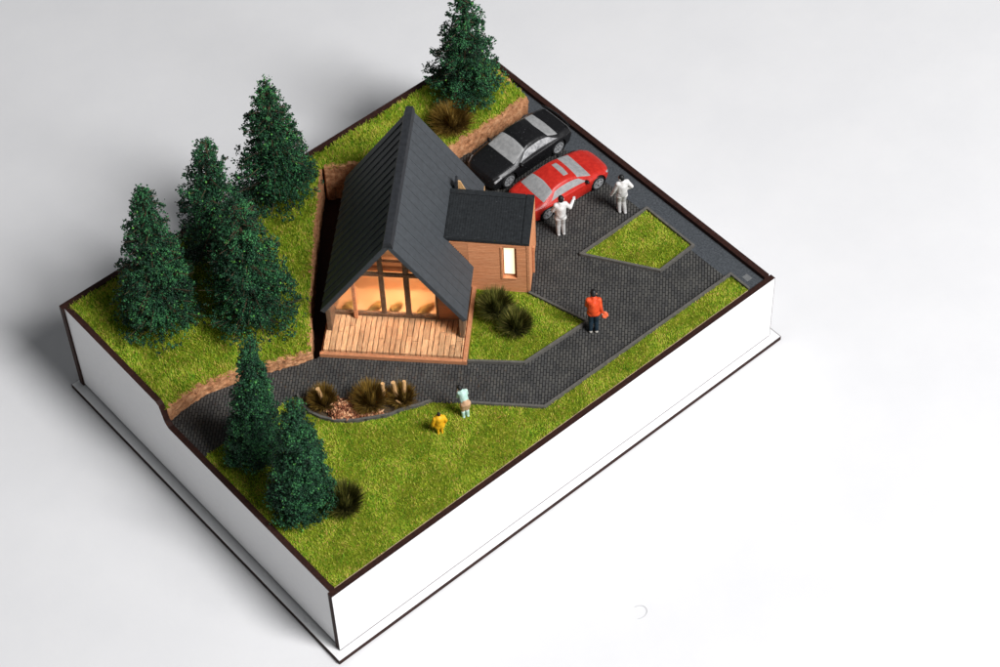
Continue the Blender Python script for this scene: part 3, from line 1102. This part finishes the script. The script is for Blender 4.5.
TD, TG, TR = MAT['tuft_dark'], MAT['tuft_green'], MAT['tuft_rust']
tuft('dark green tuft against the annex wall in the small garden', (11.66, 5.45, ZG), 0.84, 1.15, 2100, TG)
tuft('dark green tuft in the middle of the small garden, away from the wall', (11.68, 4.40, ZG), 0.78, 1.05, 1900, TG)
tuft('dark tuft at the foot of the squat fir on the front lawn', (2.50, 2.45, ZG), 0.80, 1.30, 2300, TG)
tuft('brown tuft at the left end of the kerbed bed', (4.62, 6.30, ZG), 0.62, 1.05, 1500, TR)
tuft('largest brown tuft in the middle of the kerbed bed', (5.80, 5.22, ZG), 0.78, 1.15, 2000, TR)
tuft('low brown tuft at the right end of the kerbed bed', (6.72, 4.62, ZG), 0.62, 0.90, 1300, TR)
tuft('rusty tuft under the rear fir above the tan cork wall', (15.85, 12.75, 4.03), 1.0, 1.25, 2400, TR)


# ------------------------------------------------------------------ cut twigs and chips in the bed
def twig(label, a, b, r, group='cut pale twigs in the kerbed bed'):
    a = np.array(a, float); b = np.array(b, float)
    mb = MB()
    seg = 9
    ts = np.linspace(0, 1, 6)
    pth = [(b - a) * t_ + np.array([random.uniform(-1, 1), random.uniform(-1, 1), 0]) * r * 0.18 for t_ in ts]
    V, F = tube_np(pth, [r * random.uniform(0.9, 1.1) for _ in ts], seg)
    mb.add(V, F, 0, 0.5)
    mb.add(V[-seg:], [list(range(seg))], 0, 1.0)
    return tag(mb.build('cut_twig', MAT['palewood'], None, tuple(a)), label, 'twig', group)


twig('single pale twig standing in the left brown tuft', (4.66, 6.22, ZG), (4.50, 6.36, ZG + 1.0), 0.075)
twig('short pale twig stub right of the largest brown tuft', (6.25, 5.05, ZG), (6.3, 5.12, ZG + 0.92), 0.07)
twig('browner twig of the close pair in the right brown tuft', (6.60, 4.72, ZG), (6.55, 4.82, ZG + 1.05), 0.075)
twig('paler twig of the close pair in the right brown tuft', (6.68, 4.50, ZG), (6.86, 4.62, ZG + 1.05), 0.07)
twig('thin pale sliver leaning in front of the twig pair', (6.62, 4.40, ZG + 0.1), (6.38, 4.52, ZG + 0.5), 0.03)
n = 520
q = np.stack([rng.normal(4.88, 0.26, n), rng.normal(5.60, 0.24, n)], 1)
q = np.concatenate([q, np.stack([rng.uniform(4.5, 5.9, 260), rng.uniform(-0.14, 0.12, 260)], 1) + np.array([0, 0])])
q[n:, 1] += 5.62 - (q[n:, 0] - 4.5) * 0.66 + 0.02
q = q[inpoly(q, [tuple(p) for p in (np.array(bed_poly) - np.array(bed_poly).mean(0)) * 0.97 + np.array(bed_poly).mean(0)])]
r2 = np.hypot(q[:, 0] - 4.9, q[:, 1] - 5.7)
P = np.column_stack([q, ZG + 0.04 + rng.random(len(q)) * np.clip(0.42 - r2 * 0.6, 0.06, 1)])
V, F = crumbs(P, rng.uniform(0.03, 0.06, len(P)), 2.2)
tag(link('wood_chips', mesh_np('wood_chips', V, F, MAT['chips'], np.repeat(rng.random(len(P)), 8))), 'heap of reddish wood chips in the kerbed bed', 'wood chips', kind='stuff')


# ================================================================== CARS
def cr(P, t):
    """Catmull-Rom through rows of P at parameters t (0..len-1)"""
    P = np.array(P, float)
    i = np.clip(np.floor(t).astype(int), 0, len(P) - 2)
    f = (t - i)[:, None]
    p0, p1, p2, p3 = P[np.maximum(i - 1, 0)], P[i], P[i + 1], P[np.minimum(i + 2, len(P) - 1)]
    return 0.5 * (2 * p1 + (p2 - p0) * f + (2 * p0 - 5 * p1 + 4 * p2 - p3) * f * f + (3 * p1 - p0 - 3 * p2 + p3) * f ** 3)


class CarBody:
    def __init__(self, L, W_, top, belt, half, zb, roofw):
        self.L, self.W = L, W_
        self.top, self.belt, self.half, self.zb, self.roofw = [np.array(a, float) for a in (top, belt, half, zb, roofw)]

    def sec(self, x):
        f = lambda A: np.interp(x, A[:, 0], A[:, 1])
        top, belt, hw, zb, rw = f(self.top), f(self.belt), f(self.half) * self.W / 2, f(self.zb), f(self.roofw) * self.W / 2
        belt = min(belt, top - 0.03)
        k = min(1.0, max(0.0, (top - belt) / 0.42))
        wr = hw * 0.84 * (1 - k) + min(rw, hw * 0.84) * k
        return [(0, zb), (0.86 * hw, zb), (0.965 * hw, zb + 0.07), (1.0 * hw, zb + 0.45 * (belt - zb)), (0.985 * hw, belt - 0.07), (0.945 * hw, belt),
                (0.945 * hw * (1 - 0.5) + wr * 0.5, belt + (top - belt) * 0.45), (wr, top - 0.055 * k - 0.012), (wr * 0.86, top - 0.015 * k), (wr * 0.45, top + 0.012), (0, top + 0.018)]

    def S(self, xs, ss):
        out = np.zeros((len(xs), len(ss), 3))
        for i, x in enumerate(xs):
            p = cr(self.sec(x), ss)
            out[i, :, 0] = (x - 0.5) * self.L
            out[i, :, 1] = p[:, 0]
            out[i, :, 2] = p[:, 1]
        return out

    def body(self, wheels, wr):
        xs = np.concatenate([np.linspace(0, 0.06, 10)[:-1], np.linspace(0.06, 0.94, 84), np.linspace(0.94, 1, 10)[1:]])
        ss = np.linspace(0, 10, 61)
        A = self.S(xs, ss)
        Bm = A[:, ::-1][:, 1:].copy()
        Bm[:, :, 1] *= -1
        G = np.concatenate([A, Bm], 1)
        nx, ns = G.shape[:2]
        V = G.reshape(-1, 3)
        F = []
        for i in range(nx - 1):
            for j in range(ns - 1):
                q = (i * ns + j, (i + 1) * ns + j, (i + 1) * ns + j + 1, i * ns + j + 1)
                c = V[list(q)].mean(0)
                if c[2] < 0.62 and any(math.hypot(c[0] - wx, c[2] - wr) < wr * 1.17 for wx in wheels) and abs(c[1]) > self.W * 0.28:
                    continue
                F.append(q)
        return V, F, [list(range(ns)), [(nx - 1) * ns + j for j in range(ns)]]

    def patch(self, xa, xb, sa, sb, side=1, off=0.009, nx=18, ns=14, skew=(0, 0, 0, 0)):
        """a rounded piece laid on the body, with its rim turned in; skew shifts the x ends at sa / sb"""
        u = np.linspace(0, 1, nx)
        v = np.linspace(0, 1, ns)
        V = np.zeros((nx, ns, 3))
        e = 1e-3
        for j, vv in enumerate(v):
            s = sa + (sb - sa) * vv
            x0 = xa + skew[0] * (1 - vv) + skew[2] * vv
            x1 = xb + skew[1] * (1 - vv) + skew[3] * vv
            for i, uu in enumerate(u):
                x = x0 + (x1 - x0) * uu
                g = self.S([x, min(x + 0.004, 1)], np.array([s, min(s + 0.02, 10.0)]))
                g2 = self.S([x], np.array([max(s - 0.02, 0)]))
                p = g[0, 0].copy()
                tx = g[1, 0] - g[0, 0]
                ts = g[0, 1] - g2[0, 0]
                nn = np.cross(tx, ts)
                ln = np.linalg.norm(nn)
                nn = nn / ln if ln > 1e-9 else np.array([0, 0, 1.0])
                if nn[1] * 0.4 + nn[2] < 0:
                    nn = -nn
                rim = (i in (0, nx - 1) or j in (0, ns - 1))
                V[i, j] = p + nn * (-0.02 if rim else off)
        if side < 0:
            V[:, :, 1] *= -1
        Vf = V.reshape(-1, 3)
        F = [(i * ns + j, (i + 1) * ns + j, (i + 1) * ns + j + 1, i * ns + j + 1) for i in range(nx - 1) for j in range(ns - 1)]
        return Vf, F


def add_part(name, V, F, m, parent, smooth=True):
    mb = MB()
    mb.add([tuple(v) for v in V], F)
    return mb.build(name, m, parent, smooth=smooth)


def full_patch(cb, xa, xb, sa, skew, off=0.009):
    """patch across the whole width"""
    V1, F1 = cb.patch(xa, xb, sa, 10.0, 1, off, 14, 14, skew)
    n1 = len(V1)
    nx, ns = 14, 14
    V = V1.reshape(nx, ns, 3).copy()
    # the centre line is not a rim: lift it
    for i in range(1, nx - 1):
        V[i, -1] = V[i, -2] * np.array([1, 0, 1])
    Vm = V[:, ::-1].copy(); Vm[:, :, 1] *= -1
    G = np.concatenate([V, Vm[:, 1:]], 1)
    m = G.shape[1]
    F = [(i * m + j, (i + 1) * m + j, (i + 1) * m + j + 1, i * m + j + 1) for i in range(nx - 1) for j in range(m - 1)]
    return G.reshape(-1, 3), F


def lathe(prof, seg=28):
    """profile (r, y) spun round the y axis"""
    V, F = [], []
    for (r_, y) in prof:
        for k in range(seg):
            a = 2 * PI * k / seg
            V.append((r_ * math.cos(a), y, r_ * math.sin(a)))
    for i in range(len(prof) - 1):
        for k in range(seg):
            F.append((i * seg + k, i * seg + (k + 1) % seg, (i + 1) * seg + (k + 1) % seg, (i + 1) * seg + k))
    return V, F


def wheel(car, x, y, r_, side, spokes):
    wv = thing('wheel', None, None, (x, y, r_)) if False else None
    V, F = lathe([(0.60 * r_, -0.09), (0.93 * r_, -0.09), (r_, -0.06), (r_, 0.06), (0.93 * r_, 0.09), (0.74 * r_, 0.095), (0.68 * r_, 0.06)])
    V = [(v[0], v[1] * side, v[2]) for v in V]
    mb = MB(); mb.add(V, F)
    ty = mb.build('wheel', MAT['tyre'], car, (x, y, r_), smooth=True)
    mb = MB()
    V, F = lathe([(0.76 * r_, 0.085), (0.76 * r_, 0.10), (0.62 * r_, 0.10), (0.60 * r_, 0.03), (0.0, 0.03)])
    V = [(v[0], v[1] * side, v[2]) for v in V]
    mb.add(V, F)
    for k in range(spokes):
        a = 2 * PI * k / spokes
        ca, sa = math.cos(a), math.sin(a)
        q = [(0.05 * r_, -0.07 * r_), (0.64 * r_, -0.06 * r_), (0.64 * r_, 0.06 * r_), (0.05 * r_, 0.07 * r_)]
        pts = [(p[0] * ca - p[1] * sa, p[0] * sa + p[1] * ca) for p in q]
        vs = [(p[0], 0.04 * side, p[1]) for p in pts] + [(p[0], 0.092 * side, p[1]) for p in pts]
        mb.add(vs, [(0, 1, 2, 3), (4, 5, 6, 7), (0, 1, 5, 4), (1, 2, 6, 5), (2, 3, 7, 6), (3, 0, 4, 7)])
    mb.build('rim', MAT['rim'], ty)
    mb = MB()
    V, F = lathe([(0.0, 0.028), (0.6 * r_, 0.028)])
    mb.add([(v[0], v[1] * side, v[2]) for v in V], F)
    mb.build('brake_disc', MAT['trim_black'], ty)


def make_car(label, loc, ang, kind):
    car = thing('parked_car', label, 'car', loc, ang, 'model cars parked behind the cabin')
    if kind == 'red':
        L, W_ = 3.85, 1.72
        cb = CarBody(L, W_,
                     [(0, .50), (.02, .66), (.06, .76), (.13, .80), (.17, .83), (.24, .97), (.32, 1.10), (.40, 1.16), (.48, 1.165), (.55, 1.12), (.62, 1.02), (.70, .86), (.74, .79), (.82, .74), (.90, .66), (.96, .56), (.99, .46), (1, .40)],
                     [(0, .46), (.05, .68), (.2, .72), (.5, .70), (.74, .68), (.9, .58), (1, .36)],
                     [(0, .60), (.015, .76), (.05, .88), (.12, .97), (.25, 1.0), (.45, .985), (.7, .985), (.82, .97), (.90, .91), (.955, .78), (.985, .60), (1, .44)],
                     [(0, .30), (.06, .16), (.15, .13), (.85, .13), (.95, .15), (1, .25)],
                     [(0, .7), (.2, .66), (.4, .66), (.6, .68), (1, .7)])
        paintm = MAT['car_red']
        wx, wr = [(-0.31) * L, 0.305 * L], 0.30
    else:
        L, W_ = 4.05, 1.80
        cb = CarBody(L, W_,
                     [(0, .52), (.015, .72), (.04, .83), (.10, .86), (.17, .87), (.24, .98), (.31, 1.12), (.38, 1.19), (.47, 1.21), (.53, 1.19), (.60, 1.08), (.68, .90), (.72, .84), (.80, .81), (.90, .75), (.96, .66), (.99, .54), (1, .46)],
                     [(0, .48), (.04, .72), (.2, .77), (.5, .75), (.72, .73), (.9, .65), (1, .40)],
                     [(0, .70), (.015, .84), (.05, .93), (.12, .98), (.25, 1.0), (.45, .985), (.7, .985), (.82, .98), (.91, .93), (.96, .85), (.985, .72), (1, .60)],
                     [(0, .30), (.06, .17), (.15, .14), (.85, .14), (.95, .16), (1, .26)],
                     [(0, .7), (.2, .66), (.4, .66), (.6, .69), (1, .7)])
        paintm = MAT['car_black']
        wx, wr = [(-0.30) * L, 0.31 * L], 0.315
    V, F, caps = cb.body(wx, wr)
    mb = MB()
    mb.add(V, F); mb.add(V, caps)
    body = mb.build('body', paintm, car, smooth=True)
    # dark arch liners
    for x in wx:
        for sd in (-1, 1):
            mb = MB()
            Vl, Fl = lathe([(wr * 1.17, 0), (wr * 1.17, 0.34), (0.0, 0.34)], 24)
            mb.add([(v[0] + x, sd * (W_ / 2 * 0.95 - v[1]), max(v[2] + wr, 0.05)) for v in Vl], Fl)
            mb.build('wheel_arch', MAT['trim_black'], car, smooth=False)
    for x in wx:
        for sd in (-1, 1):
            wheel(car, x, sd * (W_ / 2 * 0.97 - 0.10), wr, sd, 5 if kind == 'red' else 7)
    g = MAT['car_glass_grey']
    if kind == 'red':
        Vw, Fw = full_patch(cb, .565, .735, 6.9, (0.015, 0.012, 0.02, 0.012)); add_part('windscreen', Vw, Fw, g, car)
        Vw, Fw = full_patch(cb, .155, .315, 6.8, (0.01, -0.02, 0.0, 0.0)); add_part('rear_window', Vw, Fw, g, car)
        Vw, Fw = full_patch(cb, .475, .535, 8.55, (0, 0, 0.0, 0.012)); add_part('sunroof', Vw, Fw, g, car)
        for sd in (-1, 1):
            Vw, Fw = cb.patch(.25, .70, 5.35, 6.75, sd, 0.008, 26, 10, (-.03, 0.0, .06, -.10)); add_part('side_window', Vw, Fw, g, car)
            Vw, Fw = cb.patch(.015, .055, 3.8, 5.2, sd, 0.01, 8, 8); add_part('tail_light', Vw, Fw, MAT['lamp_red'], car)
            Vw, Fw = cb.patch(.925, .972, 4.0, 5.4, sd, 0.01, 8, 8); add_part('headlight', Vw, Fw, MAT['silver'], car)
    else:
        Vw, Fw = full_patch(cb, .545, .715, 6.9, (0.015, 0.012, 0.0, 0.02)); add_part('windscreen', Vw, Fw, g, car)
        Vw, Fw = full_patch(cb, .165, .30, 6.9, (0.01, -0.01, 0.0, 0.02)); add_part('rear_window', Vw, Fw, g, car)
        for sd in (-1, 1):
            Vw, Fw = cb.patch(.20, .68, 5.35, 6.75, sd, 0.008, 26, 10, (-.02, 0.0, .08, -.10)); add_part('side_window', Vw, Fw, MAT['silver'], car)
            Vw, Fw = cb.patch(.015, .05, 3.9, 5.2, sd, 0.01, 8, 8); add_part('tail_light', Vw, Fw, MAT['trim_black'], car)
            Vw, Fw = cb.patch(.88, .965, 4.3, 5.7, sd, 0.012, 10, 8); add_part('headlight', Vw, Fw, MAT['silver'], car)
        # boot lip spoiler
        mb = MB()
        pth = [(-L / 2 + 0.16 - 0.10 * (1 - (y / 0.75) ** 2), y, 0.90) for y in np.linspace(-0.75, 0.75, 15)]
        Vt, Ft = tube_np(pth, [0.03] + [0.045] * 13 + [0.03], 6)
        mb.add(Vt, Ft)
        mb.build('spoiler', MAT['trim_black'], car, smooth=True)
    # door mirrors
    for sd in (-1, 1):
        bm = bmesh.new()
        bmesh.ops.create_uvsphere(bm, u_segments=14, v_segments=8, radius=1)
        for v in bm.verts:
            v.co = Vector((v.co.x * 0.07, v.co.y * 0.11, v.co.z * 0.065))
        me = bpy.data.meshes.new('door_mirror'); bm.to_mesh(me); bm.free()
        me.polygons.foreach_set('use_smooth', [True] * len(me.polygons))
        me.materials.append(MAT['trim_black'])
        link('door_mirror', me, car, (0.165 * L, sd * (W_ / 2 * 0.98), 0.76))
    return car


make_car('red coupe with grey painted windows and a small sunroof', (17.22, 8.33, ZG + 0.004), math.radians(-3), 'red')
make_car('black saloon with worn silver side windows parked by the cork wall', (17.25, 10.62, ZG + 0.004), math.radians(181), 'black')


# ================================================================== PEOPLE
def capsule(a, b, ra, rb, seg=14):
    a, b = np.array(a, float), np.array(b, float)
    t = b - a
    L = np.linalg.norm(t)
    t = t / L if L > 1e-6 else np.array([0, 0, 1.0])
    rows = []
    for k in range(5):
        an = -PI / 2 + (PI / 2) * k / 4
        rows.append((a + t * ra * math.sin(an), max(ra * math.cos(an), 1e-4)))
    for k in range(1, 5):
        rows.append((a + (b - a) * k / 5, ra + (rb - ra) * k / 5))
    for k in range(5):
        an = (PI / 2) * k / 4
        rows.append((b + t * rb * math.sin(an), max(rb * math.cos(an), 1e-4)))
    x = np.cross(t, [0.3, 0.9, 0.2]); x /= np.linalg.norm(x)
    y = np.cross(t, x)
    V, F = [], []
    for (p, r_) in rows:
        for k in range(seg):
            an = 2 * PI * k / seg
            V.append(p + r_ * (x * math.cos(an) + y * math.sin(an)))
    n = len(rows)
    for i in range(n - 1):
        for k in range(seg):
            F.append((i * seg + k, i * seg + (k + 1) % seg, (i + 1) * seg + (k + 1) % seg, (i + 1) * seg + k))
    F.append(tuple(range(seg))[::-1])
    F.append(tuple((n - 1) * seg + k for k in range(seg)))
    return V, F


def ellipsoid(c, rx, ry, rz, R=None):
    V, F = [], []
    nu, nv = 18, 12
    for i in range(nv + 1):
        th = PI * (i + 0.001 * (i == 0) - 0.001 * (i == nv)) / nv
        for k in range(nu):
            ph = 2 * PI * k / nu
            p = np.array([rx * math.sin(th) * math.cos(ph), ry * math.sin(th) * math.sin(ph), rz * math.cos(th)])
            if R is not None:
                p = R @ p
            V.append(np.array(c) + p)
    for i in range(nv):
        for k in range(nu):
            F.append((i * nu + k, (i + 1) * nu + k, (i + 1) * nu + (k + 1) % nu, i * nu + (k + 1) % nu))
    F.append(tuple(range(nu)))
    F.append(tuple(nv * nu + k for k in range(nu))[::-1])
    return V, F


def fused(name, pieces, m, parent, voxel, scale, smooth_it=4):
    """many overlapping volumes melted into one continuous surface"""
    mb = MB()
    for V, F in pieces:
        mb.add([tuple(np.array(v) * scale) for v in V], F)
    me = bpy.data.meshes.new(name)
    me.from_pydata(mb.v, [], mb.f)
    bm = bmesh.new(); bm.from_mesh(me)
    bmesh.ops.recalc_face_normals(bm, faces=bm.faces[:])
    bm.to_mesh(me); bm.free()
    tmp = bpy.data.objects.new('tmp', me)
    COL.objects.link(tmp)
    md = tmp.modifiers.new('r', 'REMESH'); md.mode = 'VOXEL'; md.voxel_size = voxel; md.adaptivity = 0
    if smooth_it:
        ms = tmp.modifiers.new('s', 'SMOOTH'); ms.factor = 0.5; ms.iterations = smooth_it
    dg = bpy.context.evaluated_depsgraph_get()
    ev = tmp.evaluated_get(dg)
    out = bpy.data.meshes.new_from_object(ev)
    bpy.data.objects.remove(tmp)
    bpy.data.meshes.remove(me)
    out.name = name
    out.materials.clear()
    out.materials.append(m)
    out.polygons.foreach_set('use_smooth', [True] * len(out.polygons))
    return link(name, out, parent)


def rotv(ax, an):
    ax = np.array(ax, float) / np.linalg.norm(ax)
    K = np.array([[0, -ax[2], ax[1]], [ax[2], 0, -ax[0]], [-ax[1], ax[0], 0]])
    return np.eye(3) + math.sin(an) * K + (1 - math.cos(an)) * K @ K


STAND = dict(head=(0, .01, .925), neck=(0, -.005, .855), chest=(0, -.005, .74), waist=(0, 0, .60), pelvis=(0, 0, .52),
             shL=(-.105, -.005, .815), elL=(-.145, -.02, .64), haL=(-.14, .03, .485), shR=(.105, -.005, .815), elR=(.145, -.02, .64), haR=(.14, .03, .485),
             hiL=(-.052, 0, .51), knL=(-.058, .012, .28), anL=(-.06, -.02, .045), hiR=(.052, 0, .51), knR=(.058, .012, .28), anR=(.06, -.02, .045),
             toe=(0, 1, 0), look=(0, 1, 0))


def person(label, loc, rotz, H, pose, cl, hem=0.50, skin='skin', coat=1.0, sleeves=True, skirt=None, shoes=None, slim=0.84, group='painted miniature people'):
    J = {k: np.array(v, float) * np.array([slim if k[:2] in ('sh', 'el', 'ha', 'hi', 'kn', 'an') else 1, 1, 1]) for k, v in {**STAND, **pose}.items()}
    coat *= 0.92
    lg = 0.86
    root = thing('person', label, 'person', loc, rotz, group)
    look = J['look'] / np.linalg.norm(J['look'])
    rt = np.cross(look, [0, 0, 1.0]); rt /= np.linalg.norm(rt)
    up = np.cross(rt, look)
    Rh = np.stack([rt, look, up], 1)
    hd = J['head']
    B = [ellipsoid(hd + Rh @ np.array([0, 0, .012]), .050, .060, .066, Rh), ellipsoid(hd + Rh @ np.array([0, .016, -.030]), .038, .042, .042, Rh),
         capsule(hd + Rh @ np.array([0, .058, .008]), hd + Rh @ np.array([0, .070, -.010]), .007, .011),       # nose
         capsule(hd + Rh @ np.array([-.014, .056, -.034]), hd + Rh @ np.array([.014, .056, -.034]), .007, .007),  # lips
         ellipsoid(hd + Rh @ np.array([.052, -.004, 0]), .009, .016, .022, Rh), ellipsoid(hd + Rh @ np.array([-.052, -.004, 0]), .009, .016, .022, Rh),
         capsule(J['neck'], hd, .033, .034), capsule(J['neck'], J['chest'], .042, .072), capsule(J['chest'], J['waist'], .074, .062), capsule(J['waist'], J['pelvis'], .064, .066)]
    for s in 'LR':
        B += [capsule(J['neck'] * .6 + J['chest'] * .4, J['sh' + s], .045, .038), capsule(J['sh' + s], J['el' + s], .036, .030), capsule(J['el' + s], J['ha' + s], .031, .020),
              capsule(J['pelvis'], J['hi' + s], .06, .055), capsule(J['hi' + s], J['kn' + s], .054, .036), capsule(J['kn' + s], J['an' + s], .036, .025)]
        td = J['toe'] / np.linalg.norm(J['toe'])
        B += [capsule(J['an' + s] + np.array([0, 0, -.015]) - td * .015, J['an' + s] + td * .10 + np.array([0, 0, -.022]), .026, .020)]
        # hand: palm, four fingers of unequal length with a knuckle bend, thumb from the side
        d = J['ha' + s] - J['el' + s]; d /= np.linalg.norm(d)
        sg = 1 if s == 'R' else -1
        side = np.cross(d, [0.2 * sg, 0.1, 1.0]) if abs(d[2]) < 0.8 else np.cross(d, [sg * 1.0, 0, 0.0])
        side /= np.linalg.norm(side)
        nn = np.cross(side, d)
        w0 = J['ha' + s]
        for q in (-1, -.33, .33, 1):
            B.append(capsule(w0, w0 + d * .042 + side * q * .017, .014, .0105, 8))
        for q, ln in ((-1, .026), (-.33, .034), (.33, .037), (1, .031)):
            k0 = w0 + d * .042 + side * q * .017
            k1 = k0 + d * ln * .55 + nn * .004 + side * q * .003
            B.append(capsule(k0, k1, .0085, .0075, 8)); B.append(capsule(k1, k1 + d * ln * .45 + nn * .012, .0075, .006, 8))
        B.append(capsule(w0 + d * .012 + side * .014, w0 + d * .034 + side * .036 + nn * .004, .0095, .008, 8))
    fused('body', B, MAT[skin], root, 0.0075 * H / 1.9 * 1.6, H, 2)
    # hair: cap over crown and back of the head
    Hr = [ellipsoid(hd + Rh @ np.array([0, -.010, .024]), .057, .060, .064, Rh), ellipsoid(hd + Rh @ np.array([0, -.030, -.004]), .052, .042, .056, Rh)]
    fused('hair', Hr, MAT['hair_black'], root, 0.018 * H / 1.9, H, 3)
    for q in (-1, 1):
        e = [ellipsoid(hd + Rh @ np.array([q * .021, .057, .014]), .008, .006, .006, Rh)]
        mb = MB()
        for V, F in e:
            mb.add([tuple(np.array(v) * H) for v in V], F)
        mb.build('eye', MAT['eye'], root, smooth=True)
    # trousers or skirt
    if 'trousers' in cl:
        P = [capsule(J['waist'], J['pelvis'], .080, .088)]
        for s in 'LR':
            P += [capsule(J['pelvis'], J['hi' + s], .078 * lg, .074 * lg), capsule(J['hi' + s], J['kn' + s], .073 * lg, .053 * lg), capsule(J['kn' + s], J['an' + s] + np.array([0, 0, .012]), .053 * lg, .044 * lg)]
        fused('trousers', P, MAT[cl['trousers']], root, 0.018 * H / 1.9, H, 3)
    if skirt:
        P = [capsule(J['waist'], J['pelvis'], .082, .092)]
        for s in 'LR':
            e = J['hi' + s] + (J['kn' + s] - J['hi' + s]) * skirt
            P += [capsule(J['pelvis'], J['hi' + s], .09, .085), capsule(J['hi' + s], e, .082, .078)]
        P += [capsule((J['hiL'] + J['hiR']) / 2, ((J['hiL'] + J['hiR']) + (J['knL'] + J['knR'] - J['hiL'] - J['hiR']) * skirt) / 2, .085, .082)]
        fused('skirt', P, MAT[cl['skirt']], root, 0.018 * H / 1.9, H, 3)
    # jacket or coat
    c = coat
    hemp = J['waist'] + (J['pelvis'] - J['waist']) * (0.60 - hem) / 0.08 if hem < 0.52 else J['pelvis']
    P = [capsule(J['neck'], J['chest'], .055, .103 * c), capsule(J['chest'], J['waist'], .106 * c, .095 * c), capsule(J['waist'], J['pelvis'], .095 * c, .101 * c)]
    for s in 'LR':
        P += [capsule(J['neck'] * .6 + J['chest'] * .4, J['sh' + s], .056, .050), capsule(J['chest'] + (J['sh' + s] - J['chest']) * .5, J['waist'] + (J['hi' + s] - J['pelvis']) * .8, .075 * c, .080 * c),
              capsule(J['pelvis'], J['hi' + s] + (J['kn' + s] - J['hi' + s]) * (0.52 - hem) * 3, .09 * c, .088 * c),
              capsule(J['sh' + s], J['el' + s], .055 * c, .044 * c), capsule(J['el' + s], J['el' + s] + (J['ha' + s] - J['el' + s]) * .92, .044 * c, .036 * c)]
    fused('jacket', P, MAT[cl['jacket']], root, 0.018 * H / 1.9, H, 3)
    for s in 'LR':
        td = J['toe'] / np.linalg.norm(J['toe'])
        P = [capsule(J['an' + s] + np.array([0, 0, -.012]) - td * .02, J['an' + s] + td * .10 + np.array([0, 0, -.022]), .033, .024)]
        if shoes == 'boot':
            P.append(capsule(J['an' + s], J['an' + s] + (J['kn' + s] - J['an' + s]) * .55, .037, .046))
        fused('shoe', P, MAT[cl['shoe']], root, 0.014 * H / 1.9, H, 2)
    return root


d2 = math.radians
person('man in white jacket and pale grey trousers raising one hand by the red car', (15.86, 6.74, ZG), d2(-28), 1.92,
       dict(elR=(.225, .02, .655), haR=(.315, .10, .745), elL=(-.165, .03, .65), haL=(-.12, .12, .53), head=(.015, .025, .925), look=(.15, 1, -.25)),
       dict(jacket='f_white', trousers='f_grey', shoe='f_grey'), hem=0.44, coat=0.94, skin='f_white')
person('man all in white with one hand on his hip near the road', (18.22, 6.04, ZG), d2(-22), 1.90,
       dict(elR=(.215, -.03, .675), haR=(.115, .03, .575), elL=(-.165, .03, .64), haL=(-.20, .08, .49), head=(-.02, .02, .925), look=(-.8, 1, -.2),
            knL=(-.055, .05, .285), anL=(-.055, .01, .045), knR=(.045, .02, .28), anR=(.05, -.05, .045)),
       dict(jacket='f_white', trousers='f_grey', shoe='f_grey'), hem=0.46, coat=0.90, skin='f_white')
person('stooping person in orange jacket and navy trousers on the paving', (13.66, 2.58, ZG), d2(-40), 2.0,
       dict(head=(0.0, .10, .885), neck=(0, .05, .83), chest=(0, .02, .73), waist=(0, -.01, .60), shL=(-.11, .03, .80), shR=(.11, .03, .80),
            elL=(-.135, .05, .64), haL=(-.08, .13, .55), elR=(.14, -.01, .64), haR=(.17, .00, .50), look=(0, 1, -.7)),
       dict(jacket='f_orange', trousers='f_navy', shoe='f_shoe'), hem=0.51, coat=0.98)
person('hunched person in pale mint top and tan skirt at the path edge', (7.93, 2.74, ZG), d2(-20), 1.52,
       dict(head=(-.05, .15, .855), neck=(-.03, .11, .80), chest=(-.01, .07, .71), waist=(0, 0, .58), pelvis=(.01, -.04, .50), shL=(-.10, .10, .76), shR=(.085, .09, .77),
            elL=(-.13, .13, .60), haL=(-.08, .20, .52), elR=(.125, .12, .62), haR=(.06, .20, .56), hiL=(-.045, -.03, .48), hiR=(.06, -.03, .48), look=(-.3, 1, -.8)),
       dict(jacket='f_mint', skirt='f_tan', shoe='f_mint'), hem=0.52, coat=0.90, skirt=0.75, shoes='boot')
person('small child figure in a yellow coat on the front lawn', (6.83, 2.76, ZG), d2(-25), 1.12,
       dict(head=(0, .03, .885), neck=(0, .01, .80), shL=(-.13, 0, .74), shR=(.13, 0, .74), elL=(-.20, .0, .55), haL=(-.21, .04, .38), elR=(.20, .0, .55), haR=(.19, .06, .38)),
       dict(jacket='f_yellow', trousers='f_yellow', shoe='f_yellow'), hem=0.30, coat=1.42, slim=1.0)

# orange bag in the stooping person's right hand
bag = lump('bag', (13.66 + 0.31, 2.58 - 0.24, ZG + 0.80), 0.13, 0.10, 0.17, MAT['f_orange_pale'], 'pale orange bundle hanging at the right hand of the orange jacket', 'bag', None)

# a stray curled fibre and a blue fleck on the paper
mb = MB()
pth = [(8.45 + 0.28 * math.cos(a), -5.40 + 0.24 * math.sin(a), ZT + 0.012) for a in np.linspace(-2.4, 1.5, 16)]
V, F = tube_np(pth, [0.009] * 16, 5)
mb.add(V, F)
tag(mb.build('fibre', MAT['fibre']), 'short curled grey fibre lying on the white paper', 'fibre')
